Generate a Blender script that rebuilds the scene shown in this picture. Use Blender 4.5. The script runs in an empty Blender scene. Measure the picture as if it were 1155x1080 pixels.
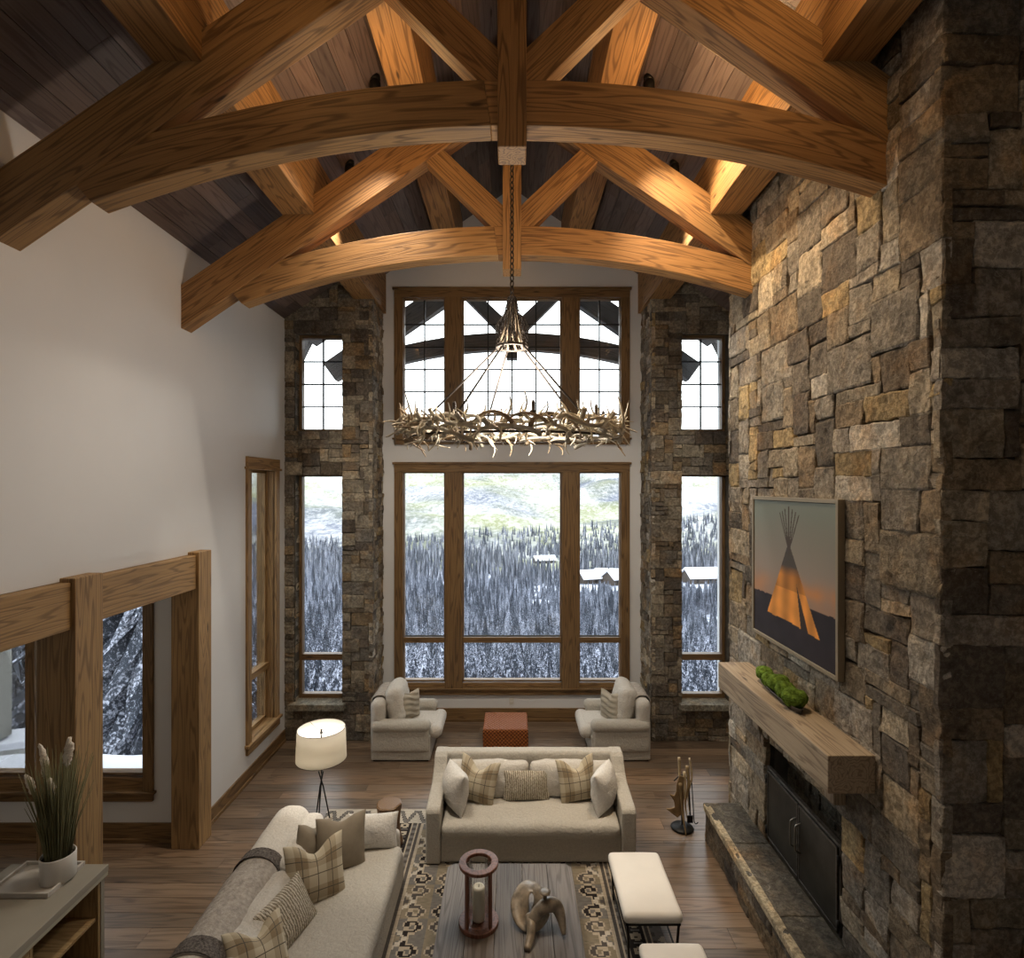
import bpy, math, random
import numpy as np
from mathutils import Vector, Matrix, Euler, noise as mn

# ------------------------------------------------------------------ camera, world, lights
scene = bpy.context.scene
COL = scene.collection
PI = math.pi
CAMZ = 4.2
cd = bpy.data.cameras.new('camera')
cam = bpy.data.objects.new('camera', cd); COL.objects.link(cam)
cam.location = (0, 0, CAMZ); cam.rotation_euler = (PI/2, 0, 0)
cd.sensor_width = 36.0; cd.lens = 630/1155*36.0; cd.shift_y = 8/1155
cd.clip_start = 0.05; cd.clip_end = 20000
scene.camera = cam
scene.view_settings.view_transform = 'Standard'
scene.view_settings.look = 'None'
scene.view_settings.exposure = 0.58
scene.view_settings.gamma = 1.0
scene.view_settings.use_curve_mapping = False
scene.cycles.max_bounces = 8
scene.cycles.diffuse_bounces = 5
scene.cycles.transparent_max_bounces = 16
scene.cycles.sample_clamp_indirect = 4.0
scene.cycles.caustics_reflective = False
scene.cycles.caustics_refractive = False

w = bpy.data.worlds.new('sky'); scene.world = w; w.use_nodes = True
wn = w.node_tree; wn.nodes.clear()
wo = wn.nodes.new('ShaderNodeOutputWorld'); wb = wn.nodes.new('ShaderNodeBackground')
wb.inputs['Color'].default_value = (0.90, 0.95, 1.0, 1); wb.inputs['Strength'].default_value = 3.0
wn.links.new(wb.outputs[0], wo.inputs[0])

def light(name, kind, loc, energy, color, rot=(0, 0, 0), **kw):
    l = bpy.data.lights.new(name, kind); l.energy = energy; l.color = color
    for k, v in kw.items():
        if k == 'portal': l.cycles.is_portal = v
        else: setattr(l, k, v)
    o = bpy.data.objects.new(name, l); COL.objects.link(o); o.location = loc; o.rotation_euler = rot
    return o

SUN = light('sun', 'SUN', (0, -50, 60), 1.5, (1.0, .90, .70), angle=.01)
SUN.rotation_euler = Vector((.45, .85, -.30)).to_track_quat('-Z', 'Y').to_euler()
# daylight portals in the window openings (they only guide sky sampling)
for (x, y, z, sx, sz) in ((0, 10.25, 6.37, 4.0, 2.6), (0, 10.25, 2.5, 4.0, 4.0), (-3.2, 9.64, 3.7, .9, 6.2), (3.2, 9.64, 3.7, .9, 6.2)):
    light('daylight_portal', 'AREA', (x, y, z), 1, (1, 1, 1), (-PI/2, 0, 0), shape='RECTANGLE', size=sx, size_y=sz, portal=True)
light('daylight_portal', 'AREA', (-5.7, 6.85, 1.85), 1, (1, 1, 1), (-PI/2, 0, 0), shape='RECTANGLE', size=3.0, size_y=2.2, portal=True)
light('daylight_portal', 'AREA', (-4.05, 8.4, 2.5), 1, (1, 1, 1), (0, -PI/2, 0), shape='RECTANGLE', size=4.1, size_y=.9, portal=True)
WARM = (1.0, .74, .46)
# ceiling cans (their housings are built below)
def aim(o, t):
    o.rotation_euler = (Vector(t) - o.location).to_track_quat('-Z', 'Y').to_euler()
SPOTS = [((1.99, 6.85, 8.06), (1.9, 8.3, 0), 330), ((-1.99, 6.85, 8.06), (-1.7, 8.4, 0), 330),
         ((1.454, 5.93, 8.42), (2.72, 5.6, 4.6), 230), ((-1.454, 5.93, 8.42), (-1.6, 5.0, 0), 300),
         ((1.2, 4.5, 8.6), (2.72, 5.0, 4.0), 260)]
for (p, t, e) in SPOTS:
    o = light('ceiling_spot', 'SPOT', p, e*(1.5 if t[0] > 2.5 else 1.0), (1.0, .74, .46) if t[0] > 2.5 else (1.0, .88, .72), spot_size=1.5, spot_blend=.8, shadow_soft_size=.05)
    o.location.z -= .13; aim(o, t)
# fill lights added in the chandelier; warm glow of up-lights lying on the truss chords
light('chandelier_fill', 'POINT', (0, 5.3, 5.0), 32, (1.0, .92, .80), shadow_soft_size=.3)
light('chandelier_fill', 'POINT', (0, 5.3, 5.3), 45, (1.0, .92, .80), shadow_soft_size=.2)
for x, y, e in ((-1.3, 5.1, 16), (1.6, 5.1, 30), (1.7, 3.2, 12), (-1.5, 3.2, 4)):
    light('truss_uplight', 'POINT', (x, y, 7.55), e, (1.0, .60, .26), shadow_soft_size=.15)
light('dining_lamp', 'POINT', (-5.6, 4.4, 2.5), 8, (1.0, .8, .55), shadow_soft_size=.2)
light('loft_fill', 'AREA', (0, -1.2, 6.0), 6, (1.0, .86, .70), (PI*.36, 0, 0), shape='DISK', size=1.6)  # soft fill added behind the camera, no known lamp there

# ------------------------------------------------------------------ helpers
def NT(name):
    m = bpy.data.materials.new(name); m.use_nodes = True
    nt = m.node_tree; b = nt.nodes['Principled BSDF']
    return m, nt, b
def nd(nt, typ, ins=None, **props):
    n = nt.nodes.new('ShaderNode' + typ)
    for k, v in props.items(): setattr(n, k, v)
    for k, v in (ins or {}).items():
        if hasattr(v, 'is_linked') or isinstance(v, bpy.types.NodeSocket): nt.links.new(v, n.inputs[k])
        else: n.inputs[k].default_value = v
    return n
def c4(c): return (c[0], c[1], c[2], 1)
def attr(nt, name): return nd(nt, 'Attribute', attribute_name=name)
def mapv(nt, v, s, l=(0, 0, 0)): return nd(nt, 'Mapping', {'Vector': v, 'Scale': s, 'Location': l}).outputs[0]
def noi(nt, v, s, d=3, r=.55, dist=0): return nd(nt, 'TexNoise', {'Vector': v, 'Scale': s, 'Detail': d, 'Roughness': r, 'Distortion': dist}).outputs['Fac']
def ramp(nt, f, stops):
    n = nt.nodes.new('ShaderNodeValToRGB'); nt.links.new(f, n.inputs[0]); e = n.color_ramp.elements
    while len(e) < len(stops): e.new(.5)
    for i, (p, c) in enumerate(stops):
        e[i].position = p; e[i].color = c4(c) if not isinstance(c, (int, float)) else (c, c, c, 1)
    return n.outputs[0]
def mix(nt, f, a, b, typ='MIX'):
    n = nt.nodes.new('ShaderNodeMix'); n.data_type = 'RGBA'; n.blend_type = typ
    for i, v in ((0, f), (6, a), (7, b)):
        if isinstance(v, bpy.types.NodeSocket): nt.links.new(v, n.inputs[i])
        else: n.inputs[i].default_value = v if i == 0 else (c4(v) if len(v) == 3 else v)
    return n.outputs[2]
def mth(nt, op, a, b=None, c=None):
    n = nt.nodes.new('ShaderNodeMath'); n.operation = op
    for i, v in enumerate((a, b, c)):
        if v is None: continue
        if isinstance(v, bpy.types.NodeSocket): nt.links.new(v, n.inputs[i])
        else: n.inputs[i].default_value = v
    return n.outputs[0]
def bump(nt, b, h, strength=.3, dist=.01):
    n = nd(nt, 'Bump', {'Height': h, 'Strength': strength, 'Distance': dist}); nt.links.new(n.outputs[0], b.inputs['Normal'])
def setc(nt, b, c, rough=.6, spec=.5, metal=0):
    if isinstance(c, bpy.types.NodeSocket): nt.links.new(c, b.inputs['Base Color'])
    else: b.inputs['Base Color'].default_value = c4(c)
    if isinstance(rough, bpy.types.NodeSocket): nt.links.new(rough, b.inputs['Roughness'])
    else: b.inputs['Roughness'].default_value = rough
    b.inputs['Specular IOR Level'].default_value = spec; b.inputs['Metallic'].default_value = metal

def wood(name, c1, c2, dark, rough=.55, bands=26, bs=.35, spec=.4, knots=True):
    m, nt, b = NT(name)
    g = attr(nt, 'gc').outputs['Vector']
    v = mapv(nt, g, (.30, 4.6, 4.6))
    n1 = noi(nt, v, 1.5, 2, .45, .15)
    s = mth(nt, 'SINE', mth(nt, 'MULTIPLY', n1, bands*6.28/2.2))
    s = mth(nt, 'MULTIPLY_ADD', s, .5, .5)
    fine = noi(nt, mapv(nt, g, (2.5, 70, 70)), 1, 3, .6)
    big = noi(nt, mapv(nt, g, (.5, 1.5, 1.5)), 1.0, 2)
    col = mix(nt, ramp(nt, s, ((.0, .62), (.38, 0.0))), c1, dark)
    col = mix(nt, ramp(nt, big, ((.3, 0.0), (.7, .8))), col, mix(nt, ramp(nt, s, ((.0, .7), (.4, 0.0))), c2, dark))
    col = mix(nt, mth(nt, 'MULTIPLY', ramp(nt, fine, ((.35, 0.0), (.7, 1.0))), .35), col, dark)
    if knots:
        vo = nd(nt, 'TexVoronoi', {'Vector': mapv(nt, g, (1.1, 4.5, 4.5)), 'Scale': 1.0}).outputs['Distance']
        col = mix(nt, ramp(nt, vo, ((.035, .85), (.09, 0.0))), col, [x*.35 for x in dark])
    t = attr(nt, 'tint').outputs['Color']
    setc(nt, b, mix(nt, 1.0, col, t, 'MULTIPLY'), rough, spec)
    bump(nt, b, mth(nt, 'ADD', mth(nt, 'MULTIPLY', s, .5), fine), bs, .004)
    return m
M = {}
M['fir'] = wood('honey_fir', (.41, .225, .085), (.29, .15, .055), (.075, .035, .014), .6)
M['firdark'] = wood('stained_fir_trim', (.24, .145, .062), (.165, .095, .04), (.06, .032, .014), .5)
M['fircas'] = wood('pine_post', (.38, .235, .10), (.27, .165, .07), (.11, .06, .025), .6)
M['mantelwood'] = wood('weathered_mantel', (.42, .34, .24), (.31, .235, .16), (.15, .105, .07), .65)
M['ceil'] = wood('ceiling_boards', (.19, .145, .13), (.14, .105, .092), (.07, .048, .042), .45, 18, .15)
M['floorwood'] = wood('oak_planks', (.235, .165, .11), (.17, .115, .075), (.07, .045, .028), .33, 22, .12, .5)
M['tablewood'] = wood('grey_weathered_planks', (.20, .185, .175), (.15, .135, .125), (.07, .06, .055), .6)
M['extwood'] = wood('dark_exterior_timber', (.10, .09, .085), (.08, .07, .065), (.04, .035, .03), .8)
M['siding'] = wood('grey_lap_siding', (.20, .20, .19), (.16, .16, .155), (.09, .09, .085), .8)
M['cabwood'] = wood('cabinet_oak', (.42, .29, .14), (.34, .22, .10), (.2, .12, .05), .5)
M['bark'] = wood('log_bark', (.20, .11, .055), (.14, .075, .035), (.05, .025, .012), .7, 30, .8)
M['copperwood'] = wood('red_cedar', (.27, .12, .075), (.20, .08, .05), (.09, .035, .02), .35, 20, .1)

def plain(name, c, rough=.6, spec=.4, metal=0, nscale=0, namp=.2, bs=0, bscale=60, bd=.005, tint=False):
    m, nt, b = NT(name)
    co = nd(nt, 'TexCoord').outputs['Object']
    col = c
    if nscale:
        f = noi(nt, co, nscale, 4)
        col = mix(nt, ramp(nt, f, ((.3, 0.0), (.7, 1.0))), [x*(1-namp) for x in c], [min(1, x*(1+namp)) for x in c])
    if tint:
        col = mix(nt, 1.0, col if nscale else c, attr(nt, 'tint').outputs['Color'], 'MULTIPLY')
    setc(nt, b, col, rough, spec, metal)
    if bs: bump(nt, b, noi(nt, co, bscale, 4), bs, bd)
    return m
M['plaster'] = plain('white_plaster', (.66, .665, .675), .55, .3, 0, .8, .03, .12, 9, .01)
def cloth(name, c, wr=14):
    m, nt, b = NT(name); co = nd(nt, 'TexCoord').outputs['Object']
    big = noi(nt, co, wr, 3, .55, 1.2); wv = noi(nt, mapv(nt, co, (1, 1, 1)), 240, 2); mid = noi(nt, co, 55, 3, .6)
    f = mth(nt, 'ADD', mth(nt, 'MULTIPLY', mid, .6), mth(nt, 'MULTIPLY', wv, .4))
    setc(nt, b, mix(nt, ramp(nt, f, ((.35, 0.0), (.65, 1.0))), [x*.86 for x in c], [x*1.08 for x in c]), .92, .1)
    bump(nt, b, mth(nt, 'ADD', mth(nt, 'MULTIPLY', big, 1.0), mth(nt, 'MULTIPLY', wv, .12)), .55, .022)
    return m
M['linen'] = cloth('natural_linen', (.47, .445, .395))
M['linen2'] = cloth('pale_linen', (.57, .54, .49))
M['white'] = cloth('white_cotton', (.68, .655, .61), 18)
M['stool'] = plain('ivory_upholstery', (.76, .735, .69), .85, .1, 0, 4, .03, .15, 260, .002)
M['taupe'] = plain('taupe_linen', (.27, .23, .175), .9, .1, 0, 8, .1, .3, 160, .004)
M['throw'] = plain('grey_wool_throw', (.40, .365, .325), .95, .05, 0, 30, .25, .6, 90, .01)
M['throwdark'] = plain('charcoal_wool_band', (.13, .115, .105), .95, .05, 0, 60, .6, .8, 120, .01)
M['black'] = plain('black_iron', (.018, .017, .016), .45, .5, .6, 12, .2, .1, 40)
M['steelframe'] = plain('highlit_steel_edge', (.10, .09, .08), .35, .5, .6, 20, .5)  # lighter steel for door frame and borders, edge highlight put into the colour
M['steel'] = plain('blackened_steel', (.05, .047, .04), .42, .5, .7, 3, .5, .2, 14, .004)
M['iron'] = plain('brown_iron', (.06, .048, .04), .6, .4, .4)
M['soot'] = plain('sooty_firebrick', (.12, .11, .09), .9, .1, 0, 4, .5, .5, 18, .01)
M['greypaint'] = plain('putty_painted_wood', (.30, .275, .225), .6, .3, 0, 3, .05)
M['greyedge'] = plain('pale_putty_wood', (.42, .39, .30), .6, .3)
M['tray'] = plain('limewashed_tray', (.46, .43, .39), .6, .3, 0, 5, .1)
M['ceramic'] = plain('white_ceramic', (.62, .60, .56), .45, .4)
M['stem'] = plain('dry_grass', (.17, .16, .085), .9, .1, 0, 3, .4)
M['plume'] = plain('cream_plume', (.75, .68, .58), .95, .05, 0, 60, .2, .8, 90, .01)
M['bone'] = plain('antler_bone', (.56, .51, .42), .5, .3, 0, 9, .35, .4, 30, .006, tint=True)
M['wax'] = plain('ivory_wax', (.80, .76, .64), .5, .3)
M['moss'] = plain('green_moss', (.115, .185, .03), .95, .05, 0, 22, .65, 1.0, 55, .02)
M['mosswood'] = plain('dark_dough_bowl', (.045, .035, .028), .6, .3)
M['sculpt'] = plain('stone_horn_sculpture', (.27, .22, .16), .35, .5, .1, 12, .55, .25, 25, .005)
M['snow'] = plain('snow', (.58, .60, .66), .8, .2, 0, .5, .05)
M['chaletwall'] = plain('chalet_log', (.05, .04, .035), .8)
M['rawpine'] = M['fir']
M['outlet'] = plain('outlet_plastic', (.62, .60, .55), .5)
M['concrete'] = plain('outside_stone', (.25, .25, .24), .9, .1, 0, 3, .3, .5, 8, .02)

def stonemat():
    m, nt, b = NT('ledge_stone')
    co = nd(nt, 'TexCoord').outputs['Object']
    t = attr(nt, 'tint').outputs['Color']
    f = noi(nt, co, 5, 9, .72, .6); f2 = noi(nt, co, 24, 6, .75, .4); f3 = noi(nt, mapv(nt, co, (1, 1, 2.2)), 11, 7, .8, 1.5)
    col = mix(nt, 1.0, t, ramp(nt, f, ((.30, (.40, .38, .36)), (.5, (1.0, .98, .95)), (.68, (1.35, 1.28, 1.15)))), 'MULTIPLY')
    col = mix(nt, ramp(nt, f2, ((.44, .75), (.58, 0.0))), col, mix(nt, 1.0, col, (.38, .36, .33), 'MULTIPLY'))
    col = mix(nt, ramp(nt, f3, ((.60, 0.0), (.70, .8))), col, (.56, .53, .46))
    col = mix(nt, ramp(nt, noi(nt, co, 2.2, 4, .6), ((.52, 0.0), (.70, .55))), col, mix(nt, 1.0, col, (1.15, .80, .45), 'MULTIPLY'))
    setc(nt, b, col, .75, .3)
    bump(nt, b, mth(nt, 'ADD', mth(nt, 'ADD', f, mth(nt, 'MULTIPLY', f2, .55)), mth(nt, 'MULTIPLY', f3, .5)), 1.0, .04)
    return m
M['stone'] = stonemat()
M['mortar'] = plain('dark_mortar', (.09, .08, .065), .95, .05, 0, 8, .3, .4, 30)

def plaid():
    m, nt, b = NT('plaid_wool')
    g = attr(nt, 'gc').outputs['Vector']
    s = nd(nt, 'SeparateXYZ', {0: g})
    def band(o, f, ph, w):
        a = mth(nt, 'FRACT', mth(nt, 'MULTIPLY_ADD', o, f, ph))
        return mth(nt, 'LESS_THAN', mth(nt, 'ABSOLUTE', mth(nt, 'SUBTRACT', a, .5)), w)
    x, z = s.outputs[0], s.outputs[2]
    base = (.52, .46, .34)
    bx = band(x, 3.6, .0, .2); bz = band(z, 3.6, .1, .2)
    f = mth(nt, 'MULTIPLY', mth(nt, 'ADD', bx, bz), .5)
    col = mix(nt, f, base, (.23, .165, .09))
    lx = band(x, 7.2, .5, .028); lz = band(z, 7.2, .6, .028)
    col = mix(nt, mth(nt, 'MAXIMUM', lx, lz), col, (.05, .04, .03))
    col = mix(nt, mth(nt, 'MULTIPLY', noi(nt, g, 120, 2), .3), col, (.6, .55, .45))
    setc(nt, b, col, .95, .05); bump(nt, b, noi(nt, g, 180, 2), .3, .004)
    return m
M['plaid'] = plaid()
def knit():
    m, nt, b = NT('cable_knit')
    g = attr(nt, 'gc').outputs['Vector']
    wv = nd(nt, 'TexWave', {'Vector': mapv(nt, g, (1, 1, .35)), 'Scale': 12, 'Distortion': 3.5, 'Detail': 1, 'Detail Scale': 9}, wave_type='BANDS', bands_direction='X').outputs['Fac']
    n2 = noi(nt, mapv(nt, g, (1, 1, .6)), 75, 2)
    h = mth(nt, 'ADD', wv, n2)
    setc(nt, b, ramp(nt, mth(nt, 'MULTIPLY', h, .5), ((.3, (.28, .24, .17)), (.6, (.64, .58, .48)))), .95, .05)
    bump(nt, b, h, .9, .012)
    return m
M['knit'] = knit()
def leather():
    m, nt, b = NT('orange_woven_leather')
    g = nd(nt, 'TexCoord').outputs['Object']
    s = nd(nt, 'SeparateXYZ', {0: g})
    a = mth(nt, 'ADD', mth(nt, 'ADD', s.outputs[0], s.outputs[1]), s.outputs[2])
    d = mth(nt, 'SUBTRACT', mth(nt, 'SUBTRACT', s.outputs[0], s.outputs[1]), s.outputs[2])
    f = mth(nt, 'MULTIPLY', mth(nt, 'SINE', mth(nt, 'MULTIPLY', a, 55)), mth(nt, 'SINE', mth(nt, 'MULTIPLY', d, 55)))
    f = mth(nt, 'ABSOLUTE', f)
    setc(nt, b, ramp(nt, f, ((.05, (.12, .03, .008)), (.4, (.33, .105, .025)))), .6, .25)
    bump(nt, b, f, .7, .02)
    return m
M['leather'] = leather()
def colattr(name, rough=.9, spec=.1, bs=.2, bscale=200):
    m, nt, b = NT(name)
    setc(nt, b, attr(nt, 'tint').outputs['Color'], rough, spec)
    if bs: bump(nt, b, noi(nt, nd(nt, 'TexCoord').outputs['Object'], bscale, 2), bs, .003)
    return m
M['rug'] = colattr('kilim_wool')
M['canvas'] = colattr('painted_canvas', .6, .25, .1, 60)
def glass():
    m, nt, b = NT('window_glass')
    nt.nodes.remove(b)
    t = nd(nt, 'BsdfTransparent', {0: (.97, .98, .97, 1)}); g = nd(nt, 'BsdfGlossy', {'Roughness': .02})
    fr = nd(nt, 'Fresnel', {'IOR': 1.45})
    mx = nd(nt, 'MixShader', {0: mth(nt, 'MULTIPLY', fr.outputs[0], .7), 1: t.outputs[0], 2: g.outputs[0]})
    nt.links.new(mx.outputs[0], nt.nodes['Material Output'].inputs[0])
    return m
M['glass'] = glass()
def shade():
    m, nt, b = NT('lamp_shade_linen')
    b.inputs['Base Color'].default_value = (.80, .76, .68, 1); b.inputs['Roughness'].default_value = .9
    tr = nd(nt, 'BsdfTranslucent', {0: (.85, .8, .7, 1)})
    mx = nd(nt, 'MixShader', {0: .4, 1: b.outputs[0], 2: tr.outputs[0]})
    nt.links.new(mx.outputs[0], nt.nodes['Material Output'].inputs[0])
    return m
M['shade'] = shade()
def conif(name, nsc, kz):
    m, nt, b = NT(name)
    gn = nd(nt, 'NewGeometry'); z = nd(nt, 'SeparateXYZ', {0: gn.outputs['Normal']}).outputs[2]
    co = gn.outputs['Position']
    n = noi(nt, co, nsc, 4, .75)
    t = attr(nt, 'tint').outputs['Color']
    f = mth(nt, 'ADD', mth(nt, 'MULTIPLY', z, kz), n)
    f = mth(nt, 'ADD', f, mth(nt, 'MULTIPLY_ADD', t, .13, -.13))
    col = mix(nt, ramp(nt, f, ((.56, 0.0), (.68, 1.0))), mix(nt, 1.0, (.05, .058, .075), t, 'MULTIPLY'), (.52, .55, .66))
    setc(nt, b, col, .9, .05)
    return m
M['conifer'] = conif('snowy_conifer', 5.5, .30)
M['conifer_near'] = conif('snowy_conifer_near', 13, .16)
def hill(name, near):
    m, nt, b = NT(name)
    co = nd(nt, 'NewGeometry').outputs['Position']
    if near:
        n = noi(nt, co, .06, 4, .7)
        col = mix(nt, ramp(nt, n, ((.42, 0.0), (.58, 1.0))), (.10, .11, .14), (.50, .53, .62))
    else:
        a = noi(nt, mapv(nt, co, (1, .6, 1)), .0022, 6, .62)
        tr = noi(nt, mapv(nt, co, (1, .45, 1)), .085, 3, .8)
        pz = nd(nt, 'SeparateXYZ', {0: co}).outputs[2]
        hi = ramp(nt, mth(nt, 'MULTIPLY_ADD', pz, .0026, .12), ((.25, -0.0), (1.0, .22)))
        f = mth(nt, 'ADD', mth(nt, 'ADD', mth(nt, 'MULTIPLY', a, 1.0), mth(nt, 'MULTIPLY', tr, .55)), hi)
        wood_ = ramp(nt, noi(nt, co, .0016, 3), ((.40, (.085, .095, .13)), (.56, (.17, .18, .105))))
        col = mix(nt, ramp(nt, f, ((.68, 0.0), (.98, 1.0))), wood_, (.46, .47, .48))
    setc(nt, b, col, .95, .05)
    return m
M['nearhill'] = hill('forest_floor_snow', True)
M['farhill'] = hill('wooded_snow_mountain', False)

class MB:
    def __init__(s): s.v = []; s.f = []; s.g = []; s.c = []; s.mi = []; s.sm = []
    def add(s, vs, fs, gs=None, c=(1, 1, 1), mi=0, smooth=False):
        n = len(s.v); s.v += [tuple(p) for p in vs]
        s.g += [tuple(p) for p in (gs if gs is not None else vs)]
        s.c += (c if isinstance(c, list) else [c]*len(vs))
        s.f += [tuple(i+n for i in f) for f in fs]; s.mi += [mi]*len(fs); s.sm += [smooth]*len(fs)
    def box(s, lo, hi, c=(1, 1, 1), mi=0, rot=None, piv=None, axis=None):
        lo = Vector(lo); hi = Vector(hi); ce = (lo+hi)/2; h = (hi-lo)/2
        vs = [Vector((x*h.x, y*h.y, z*h.z)) for x in (-1, 1) for y in (-1, 1) for z in (-1, 1)]
        dims = list(h); ax = axis if axis is not None else dims.index(max(dims))
        o = [random.uniform(-50, 50) for _ in range(3)]
        other = [i for i in range(3) if i != ax]
        gs = [(p[ax]+o[0], p[other[0]]+o[1], p[other[1]]+o[2]) for p in vs]
        if rot is not None:
            R = rot.to_matrix() if hasattr(rot, 'to_matrix') else rot
            pv = Vector(piv) if piv is not None else ce
            vs = [R @ (p+ce-pv)+pv for p in vs]
        else: vs = [p+ce for p in vs]
        fs = [(0, 1, 3, 2), (4, 6, 7, 5), (0, 4, 5, 1), (2, 3, 7, 6), (0, 2, 6, 4), (1, 5, 7, 3)]
        s.add(vs, fs, gs, c, mi)
    def beam(s, a, b, w, d, up=(0, 0, 1), c=(1, 1, 1), mi=0):
        """box from a to b, w across (perp. to up), d along up"""
        a = Vector(a); b = Vector(b); x = (b-a); L = x.length; x.normalize()
        y = Vector(up).cross(x).normalized(); z = x.cross(y)
        o = [random.uniform(-50, 50) for _ in range(3)]
        vs = []; gs = []
        for i in (0, L):
            for j in (-w/2, w/2):
                for k in (-d/2, d/2):
                    vs.append(a+x*i+y*j+z*k); gs.append((i+o[0], j+o[1], k+o[2]))
        s.add(vs, [(0, 1, 3, 2), (4, 6, 7, 5), (0, 4, 5, 1), (2, 3, 7, 6), (0, 2, 6, 4), (1, 5, 7, 3)], gs, c, mi)
    def prism(s, prof, ax, a, b, c=(1, 1, 1), mi=0, smooth=False, gax=None):
        """profile (2D list) extruded along axis ax from a to b; profile coords are the other two axes in order"""
        n = len(prof); other = [i for i in range(3) if i != ax]; vs = []
        for t in (a, b):
            for p in prof:
                q = [0, 0, 0]; q[ax] = t; q[other[0]] = p[0]; q[other[1]] = p[1]; vs.append(tuple(q))
        fs = [(i, (i+1) % n, (i+1) % n+n, i+n) for i in range(n)] + [tuple(range(n))[::-1], tuple(range(n, 2*n))]
        o = [random.uniform(-50, 50) for _ in range(3)]
        g = gax if gax is not None else ax
        og = [i for i in range(3) if i != g]
        gs = [(p[g]+o[0], p[og[0]]+o[1], p[og[1]]+o[2]) for p in vs]
        s.add(vs, fs, gs, c, mi, smooth)
    def tube(s, pts, rad, n=8, c=(1, 1, 1), mi=0, smooth=True, closed=False):
        pts = [Vector(p) for p in pts]; m = len(pts)
        if not hasattr(rad, '__len__'): rad = [rad]*m
        vs = []; gs = []; cs = []; L = 0; prev = None
        for i, p in enumerate(pts):
            if closed: t = pts[(i+1) % m]-pts[i-1]
            else: t = pts[min(i+1, m-1)]-pts[max(i-1, 0)]
            t.normalize()
            if prev is None:
                prev = t.orthogonal().normalized()
            prev = (prev - t*prev.dot(t)).normalized(); q = t.cross(prev)
            if i: L += (pts[i]-pts[i-1]).length
            for k in range(n):
                a = 2*PI*k/n
                d = prev*math.cos(a)+q*math.sin(a)
                vs.append(p+d*rad[i]); gs.append((L, d.x*rad[i], d.z*rad[i]+d.y*rad[i]*.5)); cs.append(c[i] if isinstance(c, list) else c)
        fs = []
        for i in range(m if closed else m-1):
            j = (i+1) % m
            for k in range(n): fs.append((i*n+k, i*n+(k+1) % n, j*n+(k+1) % n, j*n+k))
        if not closed: fs += [tuple(range(n))[::-1], tuple(range((m-1)*n, m*n))]
        s.add(vs, fs, gs, cs, mi, smooth)
    def lathe(s, prof, ce=(0, 0, 0), n=32, c=(1, 1, 1), mi=0, smooth=True, closed=False, sx=1, sy=1):
        vs = []
        for (r, z) in prof:
            for k in range(n):
                a = 2*PI*k/n; vs.append((ce[0]+r*math.cos(a)*sx, ce[1]+r*math.sin(a)*sy, ce[2]+z))
        m = len(prof); fs = []
        for i in range(m if closed else m-1):
            j = (i+1) % m
            for k in range(n): fs.append((i*n+k, i*n+(k+1) % n, j*n+(k+1) % n, j*n+k))
        if not closed:
            fs += [tuple(range(n))[::-1], tuple(range((m-1)*n, m*n))]
        s.add(vs, fs, [(p[2], p[0], p[1]) for p in vs], c, mi, smooth)
    def rbox(s, ce, h, r, n=8, puff=(0, 0, 0), ns=0, seed=0, c=(1, 1, 1), mi=0, rot=None, k=3, nf=3.5):
        """soft rounded box"""
        h = list(h); r = min(r, *[x*.98 for x in h])
        def ts(a):
            e = [-a + r*(1-math.cos(PI/2*i/k)) for i in range(k+1)]
            mid = [(-a+r)+(2*a-2*r)*i/n for i in range(1, n)]
            return e+mid+[-x for x in e[::-1]]
        T = [ts(a) for a in h]; key = {}; vs = []; fs = []
        def vid(i, j, l):
            q = (i, j, l)
            if q in key: return key[q]
            p = [T[0][i], T[1][j], T[2][l]]
            inn = [max(-(h[a]-r), min(h[a]-r, p[a])) for a in range(3)]
            d = Vector([p[a]-inn[a] for a in range(3)]); d.normalize()
            p = Vector([inn[a]+d[a]*r for a in range(3)])
            u = [p[a]/h[a] for a in range(3)]
            for a in range(3):
                if puff[a]:
                    b_, c_ = [x for x in range(3) if x != a]
                    p[a] += puff[a]*u[a]*max(0, 1-u[b_]**2)*max(0, 1-u[c_]**2)
            if ns:
                w_ = mn.noise(Vector((p.x*nf+seed*7.3, p.y*nf, p.z*nf)))*ns + mn.noise(Vector((p.x*nf*3.1, p.y*nf*3.1+seed, p.z*nf*3.1)))*ns*.4
                p += d*w_
            key[q] = len(vs); vs.append(p); return key[q]
        m = [len(t)-1 for t in T]
        for a in range(3):
            b_, c_ = (a+1) % 3, (a+2) % 3
            for side in (0, m[a]):
                for i in range(m[b_]):
                    for j in range(m[c_]):
                        q = []
                        for (di, dj) in ((0, 0), (1, 0), (1, 1), (0, 1)):
                            ijk = [0, 0, 0]; ijk[a] = side; ijk[b_] = i+di; ijk[c_] = j+dj; q.append(vid(*ijk))
                        fs.append(tuple(q) if side else tuple(q[::-1]))
        gs = [tuple(p) for p in vs]
        if rot is not None:
            R = Euler(rot).to_matrix(); vs = [R @ p for p in vs]
        ce = Vector(ce); vs = [p+ce for p in vs]
        s.add(vs, fs, gs, c, mi, True)
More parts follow.
